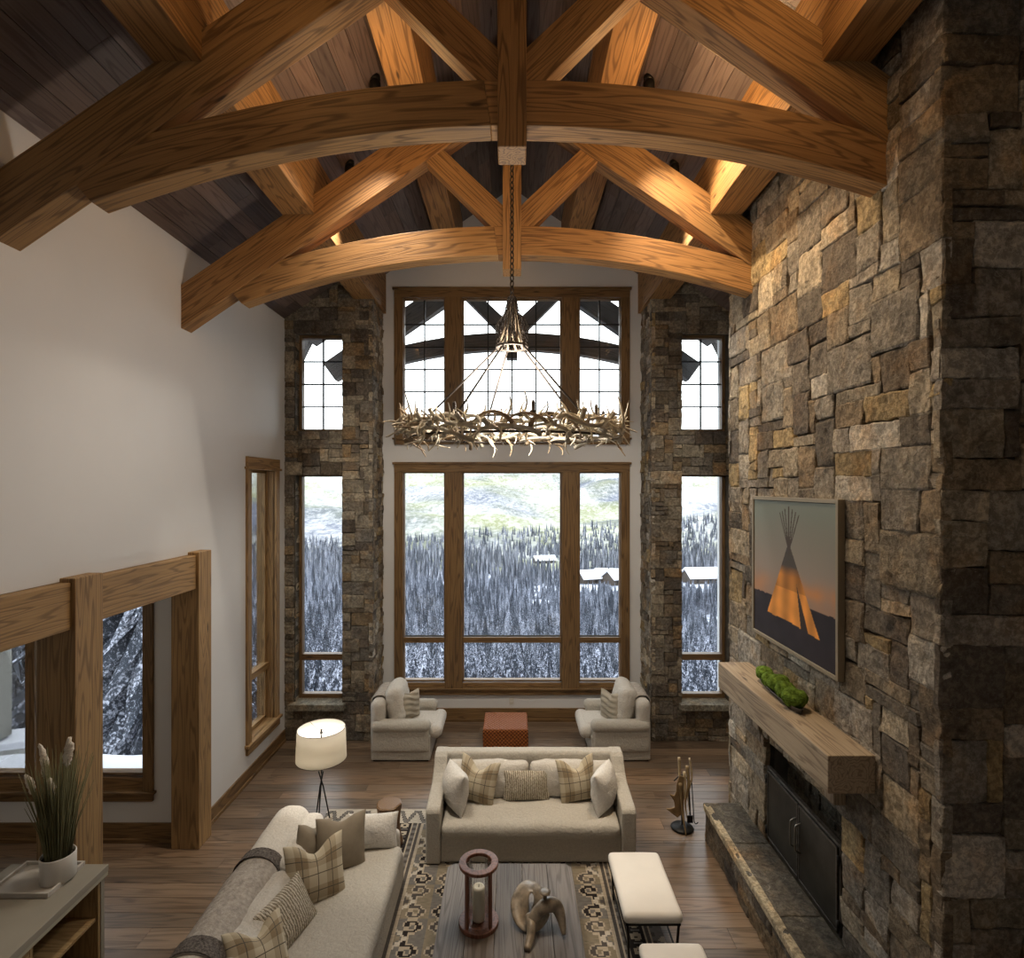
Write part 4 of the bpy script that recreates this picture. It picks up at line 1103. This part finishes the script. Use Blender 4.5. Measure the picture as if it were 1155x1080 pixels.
# horn-like sculpture
sc = thing('horn_sculpture', 'carved brown looping horn sculpture on the coffee table', 'sculpture', (.18, 4.80, TZ), 0)
mb = MB(); n = 44; vs = []; K = 12
S = []
for i in range(n+1):
    a = PI*2*i/n-PI*.5
    S.append(Vector((.092*math.cos(a)-.02, .125*math.sin(a)+.04, .10+.085*math.sin(a))))
prev = None; vs = []; 
for i, p in enumerate(S):
    t = (S[min(i+1, n)]-S[max(i-1, 0)]).normalized(); rad = Vector((p.x, p.y-.03, 0)).normalized(); up = t.cross(rad)
    k = i/n; ww = .082-.03*abs(2*k-1)**4; hh = .018; tw_ = .0
    for q in range(K):
        b = 2*PI*q/K; d = rad*math.cos(b)*ww+up*math.sin(b)*hh
        d = Matrix.Rotation(tw_, 3, t) @ d; vs.append(p+d)
fs = [(i*K+q, i*K+(q+1) % K, (i+1)*K+(q+1) % K, (i+1)*K+q) for i in range(n) for q in range(K)]+[tuple(range(K))[::-1], tuple(range(n*K, (n+1)*K))]
mb.add(vs, fs, smooth=True)
mb.tube(spline([(-.03, -.08, .10), (-.02, -.16, .09), (-.03, -.23, .05), (-.06, -.31, .015)], 6), [.045*(1-.35*(i/18)) for i in range(19)], 12)
mb.build('horn_loop', 'sculpt', sc)
mb = MB()
P = spline([(-.02, -.12, .10), (.05, -.09, .16), (.13, -.06, .19), (.20, -.06, .17), (.235, -.11, .10), (.25, -.18, .03)], 6); m = len(P)
mb.tube(P, [.04+.03*math.sin(PI*i/(m-1))-.025*(i/(m-1)) for i in range(m)], 14)
mb.lathe([(.018, 0), (.014, .045), (.045, .055), (.05, .062), (.03, .068)], (.10, -.055, .235), n=20)
mb.build('vertebra', 'sculpt', sc)
def stool(label, x0, x1, y0, y1):
    s = thing('bench_stool', label, 'stool', ((x0+x1)/2, (y0+y1)/2, .012)); hx, hy = (x1-x0)/2, (y1-y0)/2
    mb = MB(); mb.rbox((0, 0, .415), (hx, hy, .048), .042, n=12, puff=(0, 0, .022), ns=.003, k=4); mb.build('cushion', 'stool', s)
    mb = MB()
    for (a, b) in (((-hx+.02, -hy+.02), (hx-.02, -hy+.045)), ((-hx+.02, hy-.045), (hx-.02, hy-.02)), ((-hx+.02, -hy+.02), (-hx+.045, hy-.02)), ((hx-.045, -hy+.02), (hx-.02, hy-.02))): mb.box((a[0], a[1], .35), (b[0], b[1], .368))
    mb.build('frame', 'black', s)
    for sx in (-1, 1):
        for sy in (-1, 1):
            l = MB(); l.beam((sx*(hx-.035), sy*(hy-.035), .36), (sx*(hx-.055), sy*(hy-.055), 0), .018, .018, (0, 1, 0)); l.build('leg', 'black', s)
    for sx in (-1, 1):
        l = MB(); l.beam((sx*(hx-.05), -(hy-.05), .10), (sx*(hx-.05), (hy-.05), .10), .012, .012); l.build('stretcher', 'black', s)
stool('white bench stool between the coffee table and the hearth, the farther one', .975, 1.495, 4.855, 5.71)
stool('white bench stool at the bottom edge of the picture, the nearer one', 1.03, 1.555, 3.72, 4.576)

# ------------------------------------------------------------------ lamp and log
lp = thing('floor_lamp', 'floor lamp with white drum shade on thin crossed iron legs', 'lamp', (-2.15, 6.30, .012))
mb = MB(); n = 56
mb.lathe([(.275, 1.12), (.262, 1.46), (.258, 1.46), (.271, 1.12)], n=n, closed=True); mb.build('lamp_shade', 'shade', lp)
mb = MB()
for (r_, z_) in ((.274, 1.12), (.260, 1.46)): mb.tube([(r_*math.cos(2*PI*k/n), r_*math.sin(2*PI*k/n), z_) for k in range(n)], .003, 6, closed=True)
for k in range(3): a = 2*PI*k/3+.3; mb.tube([(.262*math.cos(a), .262*math.sin(a), 1.455), (.0, 0, 1.40)], .002, 5)
mb.build('shade_frame', 'iron', lp)
mb = MB(); mb.lathe([(.012, 1.39), (.016, 1.41), (.009, 1.43), (.013, 1.445)], n=14); mb.build('finial', 'black', lp)
mb = MB(); mb.lathe([(.012, 1.15), (.03, 1.2), (.032, 1.24), (.015, 1.29)], n=16); mb.build('bulb', 'ceramic', lp)
mb = MB(); mb.tube([(0, 0, .95), (0, 0, 1.40)], .007, 8); mb.build('pole', 'black', lp)
for k in range(3):
    a = 2*PI*k/3+.5; mb = MB(); mb.tube([(-.03*math.cos(a), -.03*math.sin(a), .98), (.02*math.cos(a), .02*math.sin(a), .8), (.17*math.cos(a), .17*math.sin(a), 0)], .008, 8); mb.build('leg', 'black', lp)
light('floor_lamp_bulb', 'POINT', (-2.15, 6.30, 1.30), 15, (1.0, .93, .82), shadow_soft_size=.04)
lg = thing('log_table', 'small log stump side table beside the long sofa', 'side table', (-1.44, 6.53, .012))
mb = MB(); prof = []; n = 30; vs = []; lev = [(0, .16), (.05, .155), (.14, .13), (.24, .118), (.34, .125), (.42, .135), (.475, .142)]
for (z_, r_) in lev:
    for k in range(n):
        a = 2*PI*k/n; rr = r_*(1+.10*mn.noise(Vector((math.cos(a)*2, math.sin(a)*2, z_*1.5)))+.03*math.sin(a*9+z_*3)); vs.append((rr*math.cos(a), rr*math.sin(a), z_))
fs = [(i*n+k, i*n+(k+1) % n, (i+1)*n+(k+1) % n, (i+1)*n+k) for i in range(len(lev)-1) for k in range(n)]+[tuple(range(n))[::-1]]
mb.add(vs, fs, [(p[2], p[0], p[1]) for p in vs], smooth=True); mb.build('trunk', 'bark', lg)
def endgrain():
    m, nt, b = NT('log_end_grain'); co = nd(nt, 'TexCoord').outputs['Object']
    wv = nd(nt, 'TexWave', {'Vector': co, 'Scale': 28, 'Distortion': 2.2, 'Detail': 3, 'Detail Scale': 1.5}, wave_type='RINGS', rings_direction='Z').outputs['Fac']
    setc(nt, b, ramp(nt, wv, ((.1, (.07, .035, .015)), (.6, (.22, .125, .055)))), .4, .5); return m
mb = MB(); vs = [(vs[(len(lev)-1)*n+k][0]*1.0, vs[(len(lev)-1)*n+k][1], .476) for k in range(n)]
mb.add(vs+[(p[0]*.9, p[1]*.9, .488) for p in vs], [(k, (k+1) % n, n+(k+1) % n, n+k) for k in range(n)]+[tuple(range(n, 2*n))]); mb.build('sawn_top', endgrain(), lg)

# ------------------------------------------------------------------ console, tray, vase
cb = thing('console_cabinet', 'putty painted console cabinet with open oak cubbies at the lower left', 'cabinet', (-3.70, 3.60, 0))
y0, y1 = -1.2, .985
mb = MB(); mb.box((-.41, y0, 1.045), (.39, y1, 1.10)); mb.build('top', 'greypaint', cb, bev=.004)
mb = MB(); mb.box((.355, y0, 1.012), (.385, y1, 1.044)); mb.build('face_rail', 'greyedge', cb, bev=.003)
mb = MB()
mb.box((-.38, y1-.06, 0), (.37, y1-.02, 1.045)); mb.box((-.38, y0+.02, 0), (.37, y0+.06, 1.045)); mb.box((-.38, y0+.06, 0), (-.34, y1-.06, 1.045)); mb.box((-.38, y0+.06, .0), (.36, y1-.06, .08)); mb.build('carcass', 'greypaint', cb, bev=.003)
mb = MB()
mb.box((-.33, y1-.085, .08), (.365, y1-.062, 1.012)); mb.build('side_lining', 'cabwood', cb, bev=.002)
mb = MB(); mb.box((-.33, .27, .08), (.36, .295, 1.04)); mb.build('divider', 'cabwood', cb, bev=.002)
mb = MB(); mb.box((-.335, .295, .08), (-.325, y1-.085, 1.04)); mb.build('back_panel', 'cabwood', cb, bev=.002)
for z_ in (.70, .38): mb = MB(); mb.box((-.33, .297, z_), (.35, y1-.087, z_+.025)); mb.build('shelf', 'cabwood', cb, bev=.002)
for (a, b) in ((-.42, .265), (-1.11, -.43)):
    mb = MB(); mb.box((.335, a, .60), (.362, b, 1.005)); dr = mb.build('drawer', 'cabwood', cb, bev=.003)
    q = MB(); q.tube([(.385, (a+b)/2-.06, .82), (.385, (a+b)/2+.06, .82)], .007); q.tube([(.36, (a+b)/2-.05, .82), (.385, (a+b)/2-.05, .82)], .005); q.tube([(.36, (a+b)/2+.05, .82), (.385, (a+b)/2+.05, .82)], .005); q.build('handle', 'iron', dr)
    mb = MB(); mb.box((.335, a, .09), (.362, b, .59)); dr = mb.build('door', 'cabwood', cb, bev=.003)
tr = thing('tray', 'limewashed wooden tray under the grass vase on the console', 'tray', (-3.74, 4.38, 1.10))
mb = MB(); mb.box((-.22, -.17, 0), (.24, .18, .015)); mb.build('base', 'tray', tr, bev=.002)
mb = MB(); 
for (a, b) in (((-.23, -.18), (.25, -.162)), ((-.23, .172), (.25, .19)), ((-.23, -.162), (-.212, .172)), ((.232, -.162), (.25, .172))): mb.box((a[0], a[1], 0), (b[0], b[1], .038))
mb.build('rim', 'tray', tr, bev=.003)
VX, VY, VZ = -3.575, 4.40, 1.115
vz = thing('vase', 'white cylindrical vase holding dry grass on the tray', 'vase', (VX, VY, VZ))
mb = MB(); mb.lathe([(.10, 0), (.116, .006), (.118, .19), (.113, .198), (.108, .19), (.106, .03), (.02, .025)], n=40); mb.build('body', 'ceramic', vz)
mb = MB(); mb.lathe([(.107, .165), (.06, .172), (.01, .17)], n=30); mb.build('soil', 'mortar', vz)
gr = thing('dry_grass_bundle', 'tall bundle of dry green grass and plumes in the white vase', 'dried grass', (VX, VY, VZ+.165))
R = random.Random(3); mb = MB()
for i in range(230):
    a = R.uniform(0, 2*PI); r_ = .085*math.sqrt(R.random()); hh = R.uniform(.45, .86); lean = R.uniform(.03, .15)*(r_/.085+.2)
    b0 = Vector((r_*math.cos(a), r_*math.sin(a), 0)); d = Vector((math.cos(a), math.sin(a), 0))
    mb.tube([b0, b0+d*lean*.35+Vector((0, 0, hh*.5)), b0+d*lean+Vector((0, 0, hh))], [.0042, .0034, .0015], 4, c=(1, 1, 1))
tag(mb.build('grass_blades', 'stem', gr), kind='stuff')
for (dx, dy, z0, L) in ((-.105, -.02, .64, .26), (.055, .01, .72, .22), (.10, -.03, .72, .20), (-.005, -.07, .50, .16), (-.21, -.02, .50, .16)):
    mb = MB(); d = Vector((dx, dy, 0)); P = spline([d*.9+Vector((0, 0, z0)), d+Vector((.012, 0, z0+L*.5)), d*1.15+Vector((-.004 if dx < 0 else .02, 0, z0+L))], 6); m = len(P)
    mb.tube(P, [max(.002, .024*math.sin(PI*(.08+.86*i/(m-1)))**.8) for i in range(m)], 9)
    for v_i in range(len(mb.v)):
        p = Vector(mb.v[v_i]); mb.v[v_i] = tuple(p+Vector((mn.noise(p*70)*.016, mn.noise(p*60+Vector((5, 0, 0)))*.014, mn.noise(p*90)*.02)))
    pm = mb.build('plume', 'plume', gr)
    mb = MB(); mb.tube([(d.x*.3, d.y*.3, 0), tuple(d*.9+Vector((0, 0, z0+.03)))], .003, 5); mb.build('plume_stem', 'stem', gr)

# ------------------------------------------------------------------ antler chandelier
CX, CY, CZ = 0, 5.30, 4.75
ch = thing('antler_chandelier', 'large oval chandelier of pale antlers hanging on rods and chains', 'chandelier', (CX, CY, CZ))
RX, RY = .97, .62
R = random.Random(8)
variants = []
for k in range(9):
    mb = MB(); s = R.uniform(.85, 1.15); cc = R.choice([(1, 1, 1), (1.15, 1.15, 1.1), (.75, .7, .62), (.6, .5, .4), (.95, .92, .85)])
    antler(mb, [(-.26*s, -.03, .03), (-.17*s, .03, -.05), (.0*s, .07, -.08), (.17*s, .05, -.03), (.26*s, -.03, .08), (.25*s, -.10, .19)], .027,
           [(.14, (-.6, .5, .5), .13*s, (.3, 0, .9)), (.38, (-.2, R.uniform(-.3, .3), 1), .17*s, (1.0, .1, .2)), (.62, (.1, R.uniform(-.4, .3), 1), .19*s, (1.0, -.3, .2))], cc, 4, 6)
    variants.append(mb)
protos = []
cnt = 0
for layer, (num, dz, fr, tl) in enumerate(((34, .05, 1.0, 0.0), (34, -.03, 1.03, 1.9), (31, -.10, .98, 1.5))):
    for i in range(num):
        a = 2*PI*(i+.37*layer+R.uniform(-.25, .25))/num
        p = Vector((RX*fr*math.cos(a), RY*fr*math.sin(a), dz+R.uniform(-.03, .03)))
        tang = math.atan2(RY*math.cos(a), -RX*math.sin(a))
        if R.random() < .45: tang += PI
        k = R.randrange(9)
        rot = (tl+R.uniform(-.6, .6) if layer else R.uniform(-.5, .5), R.uniform(-.25, .25), tang+R.uniform(-.35, .35))
        if k < len(protos) and protos[k] is not None:
            o = protos[k].copy(); COL.objects.link(o)
        else:
            while len(protos) <= k: protos.append(None)
            o = variants[k].build('antler', 'bone', ch); protos[k] = o
        o.parent = ch; o.location = p; o.rotation_euler = rot
        sc_ = R.uniform(.66, .92); o.scale = (sc_, sc_, sc_)
        cnt += 1
mb = MB(); mb.tube([(RX*math.cos(2*PI*k/64), RY*math.sin(2*PI*k/64), -.09) for k in range(64)], .011, 8, closed=True)
mb.tube([(RX*.93*math.cos(2*PI*k/64), RY*.93*math.sin(2*PI*k/64), .05) for k in range(64)], .008, 8, closed=True); mb.build('iron_ring', 'iron', ch)
HZ = 5.52-CZ
for k in range(8):
    a = 2*PI*k/8+.2; x, y = RX*.93*math.cos(a), RY*.93*math.sin(a)
    mb = MB(); mb.lathe([(.012, 0), (.03, .02), (.03, .03), (.016, .035), (.016, .10), (.010, .12)], (x, y, .06), n=12); mb.build('candle_socket', 'iron', ch)
for (a, rr) in ((PI*.93, .9), (PI*1.32, .95), (PI*1.75, .9), (PI*.22, .9), (PI*.60, .95)):
    mb = MB(); x, y = RX*.93*math.cos(a), RY*.93*math.sin(a)
    p0 = Vector((.14*math.cos(a), .14*math.sin(a), HZ)); p1 = Vector((x, y, .06))
    mb.tube([p0, p1], .010, 7)
    mb.build('rod', 'iron', ch)
mb = MB(); mb.tube([(.145*math.cos(2*PI*k/32), .145*math.sin(2*PI*k/32), HZ) for k in range(32)], .014, 8, closed=True); mb.build('hub_ring', 'iron', ch)
def chain(mb, a, b, lk=.045, r=.0045):
    a = Vector(a); b = Vector(b); d = b-a; L = d.length; d.normalize(); n = max(1, int(L/(lk*.78)))
    s = d.orthogonal().normalized(); q = d.cross(s)
    for i in range(n):
        c = a+(b-a)*((i+.5)/n); u = s if i % 2 else q
        mb.tube([c+d*lk*.5*math.cos(t)+u*lk*.28*math.sin(t) for t in [2*PI*j/8 for j in range(8)]], r, 5, closed=True)
mb = MB()
for k in range(9):
    a = 2*PI*k/9; mid = .40
    chain(mb, (.145*math.cos(a), .145*math.sin(a), HZ), (.03*math.cos(a), .03*math.sin(a), HZ+.47), .04)
for k in range(7):
    a = 2*PI*k/7+.2; P = spline([(.145*math.cos(a), .145*math.sin(a), HZ), (.15*math.cos(a), .15*math.sin(a), HZ+.22), (.07*math.cos(a), .07*math.sin(a), HZ+.30)], 3)
    for i in range(len(P)-1): chain(mb, P[i], P[i+1], .04)
mb.build('hub_chains', 'iron', ch)
mb = MB()
for k in range(10):
    a = 2*PI*k/10; mb.tube(spline([(.13*math.cos(a), .13*math.sin(a), HZ), (.07*math.cos(a+.4), .07*math.sin(a+.4), HZ+.2), (.03*math.cos(a), .03*math.sin(a), HZ+.42)], 4), [.012-.0006*i for i in range(9)], 6, c=(.35, .3, .25))
mb.build('hub_antlers', 'bone', ch)
mb = MB(); chain(mb, (0, 0, HZ+.46), (0, 0, 9.06-CZ), .07, .007); mb.build('chain', 'iron', ch)
# ------------------------------------------------------------------ outside
def gz(x, y):
    """ground height: falls steeply below the house to a valley, then climbs to the mountain"""
    d = max(1.0, y); 
    T = [(8, -1.2), (14, -5.0), (25, -14), (40, -20), (70, -28), (120, -36), (200, -45), (320, -56), (450, -66), (600, -76), (800, -84), (1000, -86), (1300, -86), (1700, -60), (2300, 12), (3200, 180), (4300, 420), (6000, 520)]
    for i in range(len(T)-1):
        if d <= T[i+1][0]:
            k = (d-T[i][0])/(T[i+1][0]-T[i][0]); k = max(0, k); z = T[i][1]+(T[i+1][1]-T[i][1])*k; break
    else: z = T[-1][1]
    a = min(1, max(0, (d-60)/900))
    z += mn.noise(Vector((x*.011, y*.011, 2)))*4*min(1, d/80)
    z += mn.noise(Vector((x/420, y/420, 1)))*60*a*min(1, max(0, (d-500)/900)) + mn.noise(Vector((x/150, y/150, 5)))*22*min(1, max(0, (d-600)/900))
    # mid ridges
    z += 46*math.exp(-((y-1250-.25*x)/260)**2)*min(1, max(0, .35-(x+80)/500))
    z += 60*math.exp(-((y-900+.1*x)/170)**2)*min(1, max(0, .25+(x)/420))*.6
    return z
def grid(name, ds, na, amax, mat, kindname):
    mb = MB(); vs = []; 
    for d in ds:
        for k in range(na+1):
            a = -amax+2*amax*k/na; x = a*d; vs.append((x, d, gz(x, d)))
    n = na+1; mb.add(vs, [(i*n+k, i*n+k+1, (i+1)*n+k+1, (i+1)*n+k) for i in range(len(ds)-1) for k in range(na)], smooth=True)
    return mb.build(name, mat)
ds = [12.2*1.045**i for i in range(83)]; DN = ds[-1]
o = grid('ground_slope', ds, 90, 1.6, 'nearhill', ''); struct(o)
ds2 = [DN*1.012**i for i in range(215)]
o = grid('ground_mountain', ds2, 260, 1.25, 'farhill', ''); struct(o)
# unseen ridge added behind the house; it keeps the near forest in shade
mb = MB(); vs = []; n = 40
for k in range(n+1):
    x = -2600+5200*k/n; hh = 185+30*mn.noise(Vector((x*.002, 3, 1)))
    vs += [(x, -700, -60), (x, -330, hh), (x, -80, -20)]
mb.add(vs, [(k*3+j, k*3+3+j, k*3+4+j, k*3+1+j) for k in range(n) for j in (0, 1)], smooth=True); struct(mb.build('ground_shade_ridge', 'nearhill'))

def conifer(seed, h=10.0, tiers=15, sp=11, w=.19):
    R = random.Random(seed); mb = MB(); vs = []; fs = []
    mb.tube([(0, 0, -2.5), (0, 0, h*.9)], [.02*h, .003*h], 6, c=(.6, .5, .4))
    cs = []
    for t in range(tiers):
        k = t/(tiers-1); z = h*(.06+.90*k); r = h*w*(1-k)**.85+.02*h; hh = h*.13*(1-.5*k)
        n = len(vs); a0 = R.uniform(0, 6)
        vs.append((0, 0, z+hh)); m = sp*2
        for j in range(m):
            a = a0+2*PI*j/m+R.uniform(-.08, .08); rr = r*(R.uniform(.85, 1.15) if j % 2 == 0 else R.uniform(.4, .6)); dz = -hh*(.55 if j % 2 == 0 else .1)+R.uniform(-.1, .1)*hh
            vs.append((rr*math.cos(a), rr*math.sin(a), z+dz))
        for j in range(m): fs.append((n, n+1+j, n+1+(j+1) % m))
    mb.add(vs, fs, None, [tuple([R.uniform(.7, 1.3)]*3) for _ in vs])
    return mb
R = random.Random(12)
nearv = [conifer(60+s, 10.0, 30, 17, .17) for s in range(3)]; nearp = [None]*3
protos = [None]*5; pv = [conifer(s, 10.0, R.choice((13, 16, 18)), R.choice((9, 11)), R.uniform(.15, .20)) for s in range(5)]
placed = []
def tree(x, y, h, label, group):
    k = R.randrange(5)
    if group.startswith('conifers outside'):
        k %= 3
        if nearp[k] is None: o = nearv[k].build('conifer', 'conifer_near'); nearp[k] = o
        else: o = nearp[k].copy(); COL.objects.link(o)
    elif protos[k] is None: o = pv[k].build('conifer', 'conifer'); protos[k] = o
    else: o = protos[k].copy(); COL.objects.link(o)
    o.location = (x, y, gz(x, y)-.3); s = h/10; q = R.uniform(.9, 1.15); o.scale = (s*q, s*q, s); o.rotation_euler = (0, 0, R.uniform(0, 6))
    tag(o, label, 'tree', group); placed.append((x, y))
def far(x, y, m):
    return all((x-a)**2+(y-b)**2 > m*m for a, b in placed)
# tall trees close to the dining-nook side
tries = 0
while len(placed) < 62 and tries < 4000:
    tries += 1; y = R.uniform(13, 34); x = -R.uniform(.56, 1.0)*y
    if far(x, y, 1.5): tree(x, y, R.uniform(11, 16)-(gz(x, y)+9)*.3, 'tall snow-covered conifer outside the dining nook window', 'conifers outside the dining nook')
while len(placed) < 275 and tries < 30000:
    tries += 1; y = 21+60*R.random()**1.4; x = R.uniform(-.52, .52)*y
    # keep the canopy below the view line of the photo's forest
    t = .345-.11*min(1, (y-21)/60)+R.uniform(-.02, .03)
    h = (CAMZ-t*y)-gz(x, y)+.3
    if x > .17*y and x < .24*y and y < 34: continue
    if h < 3.5: h = 3.5
    if h > 15: h = 15
    if far(x, y, .9+y*.012): tree(x, y, h, 'snow-dusted conifer in the forest below the big windows', 'conifers below the big windows')
# the rest of the forest as one object
verts = []; faces = []; cols = []
def clear(x, y):
    for (a, b, ra, rb) in ((14, 260, 9, 22), (64, 325, 34, 62), (128, 320, 30, 66), (32, 540, 30, 60), (70, 180, 9, 26), (-118, 260, 16, 20), (88, 330, 40, 26), (30, 330, 22, 14), (-50, 330, 14, 10), (10, 480, 120, 8), (-60, 420, 60, 6)):
        if ((x-a)/ra)**2+((y-b)/rb)**2 < 1: return True
    return False
def addtree(x, y, z, h, tiers, sp):
    base = len(verts); c = R.uniform(.6, 1.4)
    for t in range(tiers):
        k = t/tiers; zz = z+h*(.1+.75*k); r = h*.17*(1-k*.85)*R.uniform(.85, 1.15); n = len(verts); verts.append((x, y, zz+h*.95/tiers*1.5)); cols.append((c, c, c)); a0 = R.uniform(0, 6)
        for j in range(sp):
            a = a0+2*PI*j/sp; q = r*(1 if j % 2 else .6); verts.append((x+q*math.cos(a), y+q*math.sin(a), zz-(h*.05 if j % 2 else 0))); cols.append((c, c, c))
        for j in range(sp): faces.append((n, n+1+j, n+1+(j+1) % sp))
cnt = 0
while cnt < 15000:
    u = R.random(); y = 78*(900/78)**u; x = R.uniform(-.72, .62)*y
    if clear(x, y): continue
    cnt += 1
    if y < 180 and R.random() < .3: continue
    addtree(x, y, gz(x, y)-.5, R.uniform(6, 12) if y < 400 else R.uniform(8, 14), 6 if y < 160 else (4 if y < 350 else 2), 8 if y < 250 else 6)
mb = MB(); mb.add(verts, faces, None, cols)
tag(mb.build('forest', 'conifer'), 'snow-covered conifer forest filling the valley beyond the windows', 'forest', kind='stuff')
# chalets in the valley
CHL = ['snow-roofed chalet at the left of the cluster seen through the right lower window', 'snow-roofed chalet in the middle of the cluster in the valley', 'largest snow-roofed chalet at the right of the valley cluster', 'snow-roofed chalet seen through the right stone pier window', 'small snow-roofed chalet among trees seen in the centre window']
for i, (px, py, D, W, Dp, H, rz) in enumerate(((668, 648, 372, 17, 12, 7, .3), (683, 646, 392, 13, 11, 6, -.2), (697, 651, 365, 16, 12, 8, .5), (795, 652, 368, 26, 16, 8, .1), (614, 634, 560, 20, 12, 6, .2))):
    x = (px-577.5)/630*D; z = gz(x, D)+H*.4+.8
    c = thing('chalet', CHL[i], 'house', (x, D, z-H*.4), rz)
    mb = MB(); mb.box((-W/2, -Dp/2, -2.5), (W/2, Dp/2, H*.5)); mb.prism([(-Dp/2, H*.5), (Dp/2, H*.5), (0, H*.95)], 0, -W/2+.01, W/2-.01); mb.build('wall', 'chaletwall', c)
    mb = MB()
    for sg in (-1, 1):
        p = [(0, H*1.0), (sg*(Dp/2+1.2), H*.38), (sg*(Dp/2+1.2), H*.52), (0, H*1.16)]
        mb.prism(p if sg < 0 else p[::-1], 0, -W/2-1, W/2+1)
    mb.build('snow_roof', 'snow', c)
    for k in range(3):
        mb = MB(); xx = -W*.32+k*W*.32; mb.box((xx-.7, -Dp/2-.06, H*.05), (xx+.7, -Dp/2, H*.33)); mb.build('window', 'black', c)
# outside the dining nook: snowy ledge, siding wall, stone and snow mound
mb = MB(); mb.rbox((-6.6, 7.65, .02), (2.5, .72, .19), .12, n=20, ns=.03, nf=1.4, k=4, puff=(0, 0, .05)); tag(mb.build('snow_bank', 'snow'), 'smooth snow bank lying just outside the dining nook window', 'snow')
hw = thing('house_wing', 'grey lap-sided corner of the house outside the dining nook window', 'building', (-8.0, 8.6, 0))
mb = MB()
for k in range(18):
    z_ = .42+.20*k; mb.beam((-4.0, .05-.4, z_+.1), (-.1, .05, z_+.1), .02, .23, (0, .12, 1), tintr(.8, 1.1))
mb.build('siding', 'siding', hw)
mb = MB(); mb.box((-.12, -.04, .30), (.12, .2, 4.2), (1.15, 1.15, 1.1)); mb.build('corner_board', 'siding', hw, bev=.005)
mb = MB(); mb.box((-4.0, .1, -3), (-.02, .3, 4.0)); mb.build('backing', 'siding', hw)
lw = thing('stone_ledge', 'snow-capped grey stone ledge below the sided house corner', 'ledge', (-8.0, 8.9, 0))
mb = MB(); mb.beam((-2.4, -.9, -.45), (.62, .1, -.45), .5, 1.2); mb.build('stone', 'concrete', lw)
mb = MB(); mb.beam((-2.4, -.9, .20), (.62, .1, .20), .62, .12); mb.build('snow_cap', 'snow', lw, bev=.04)
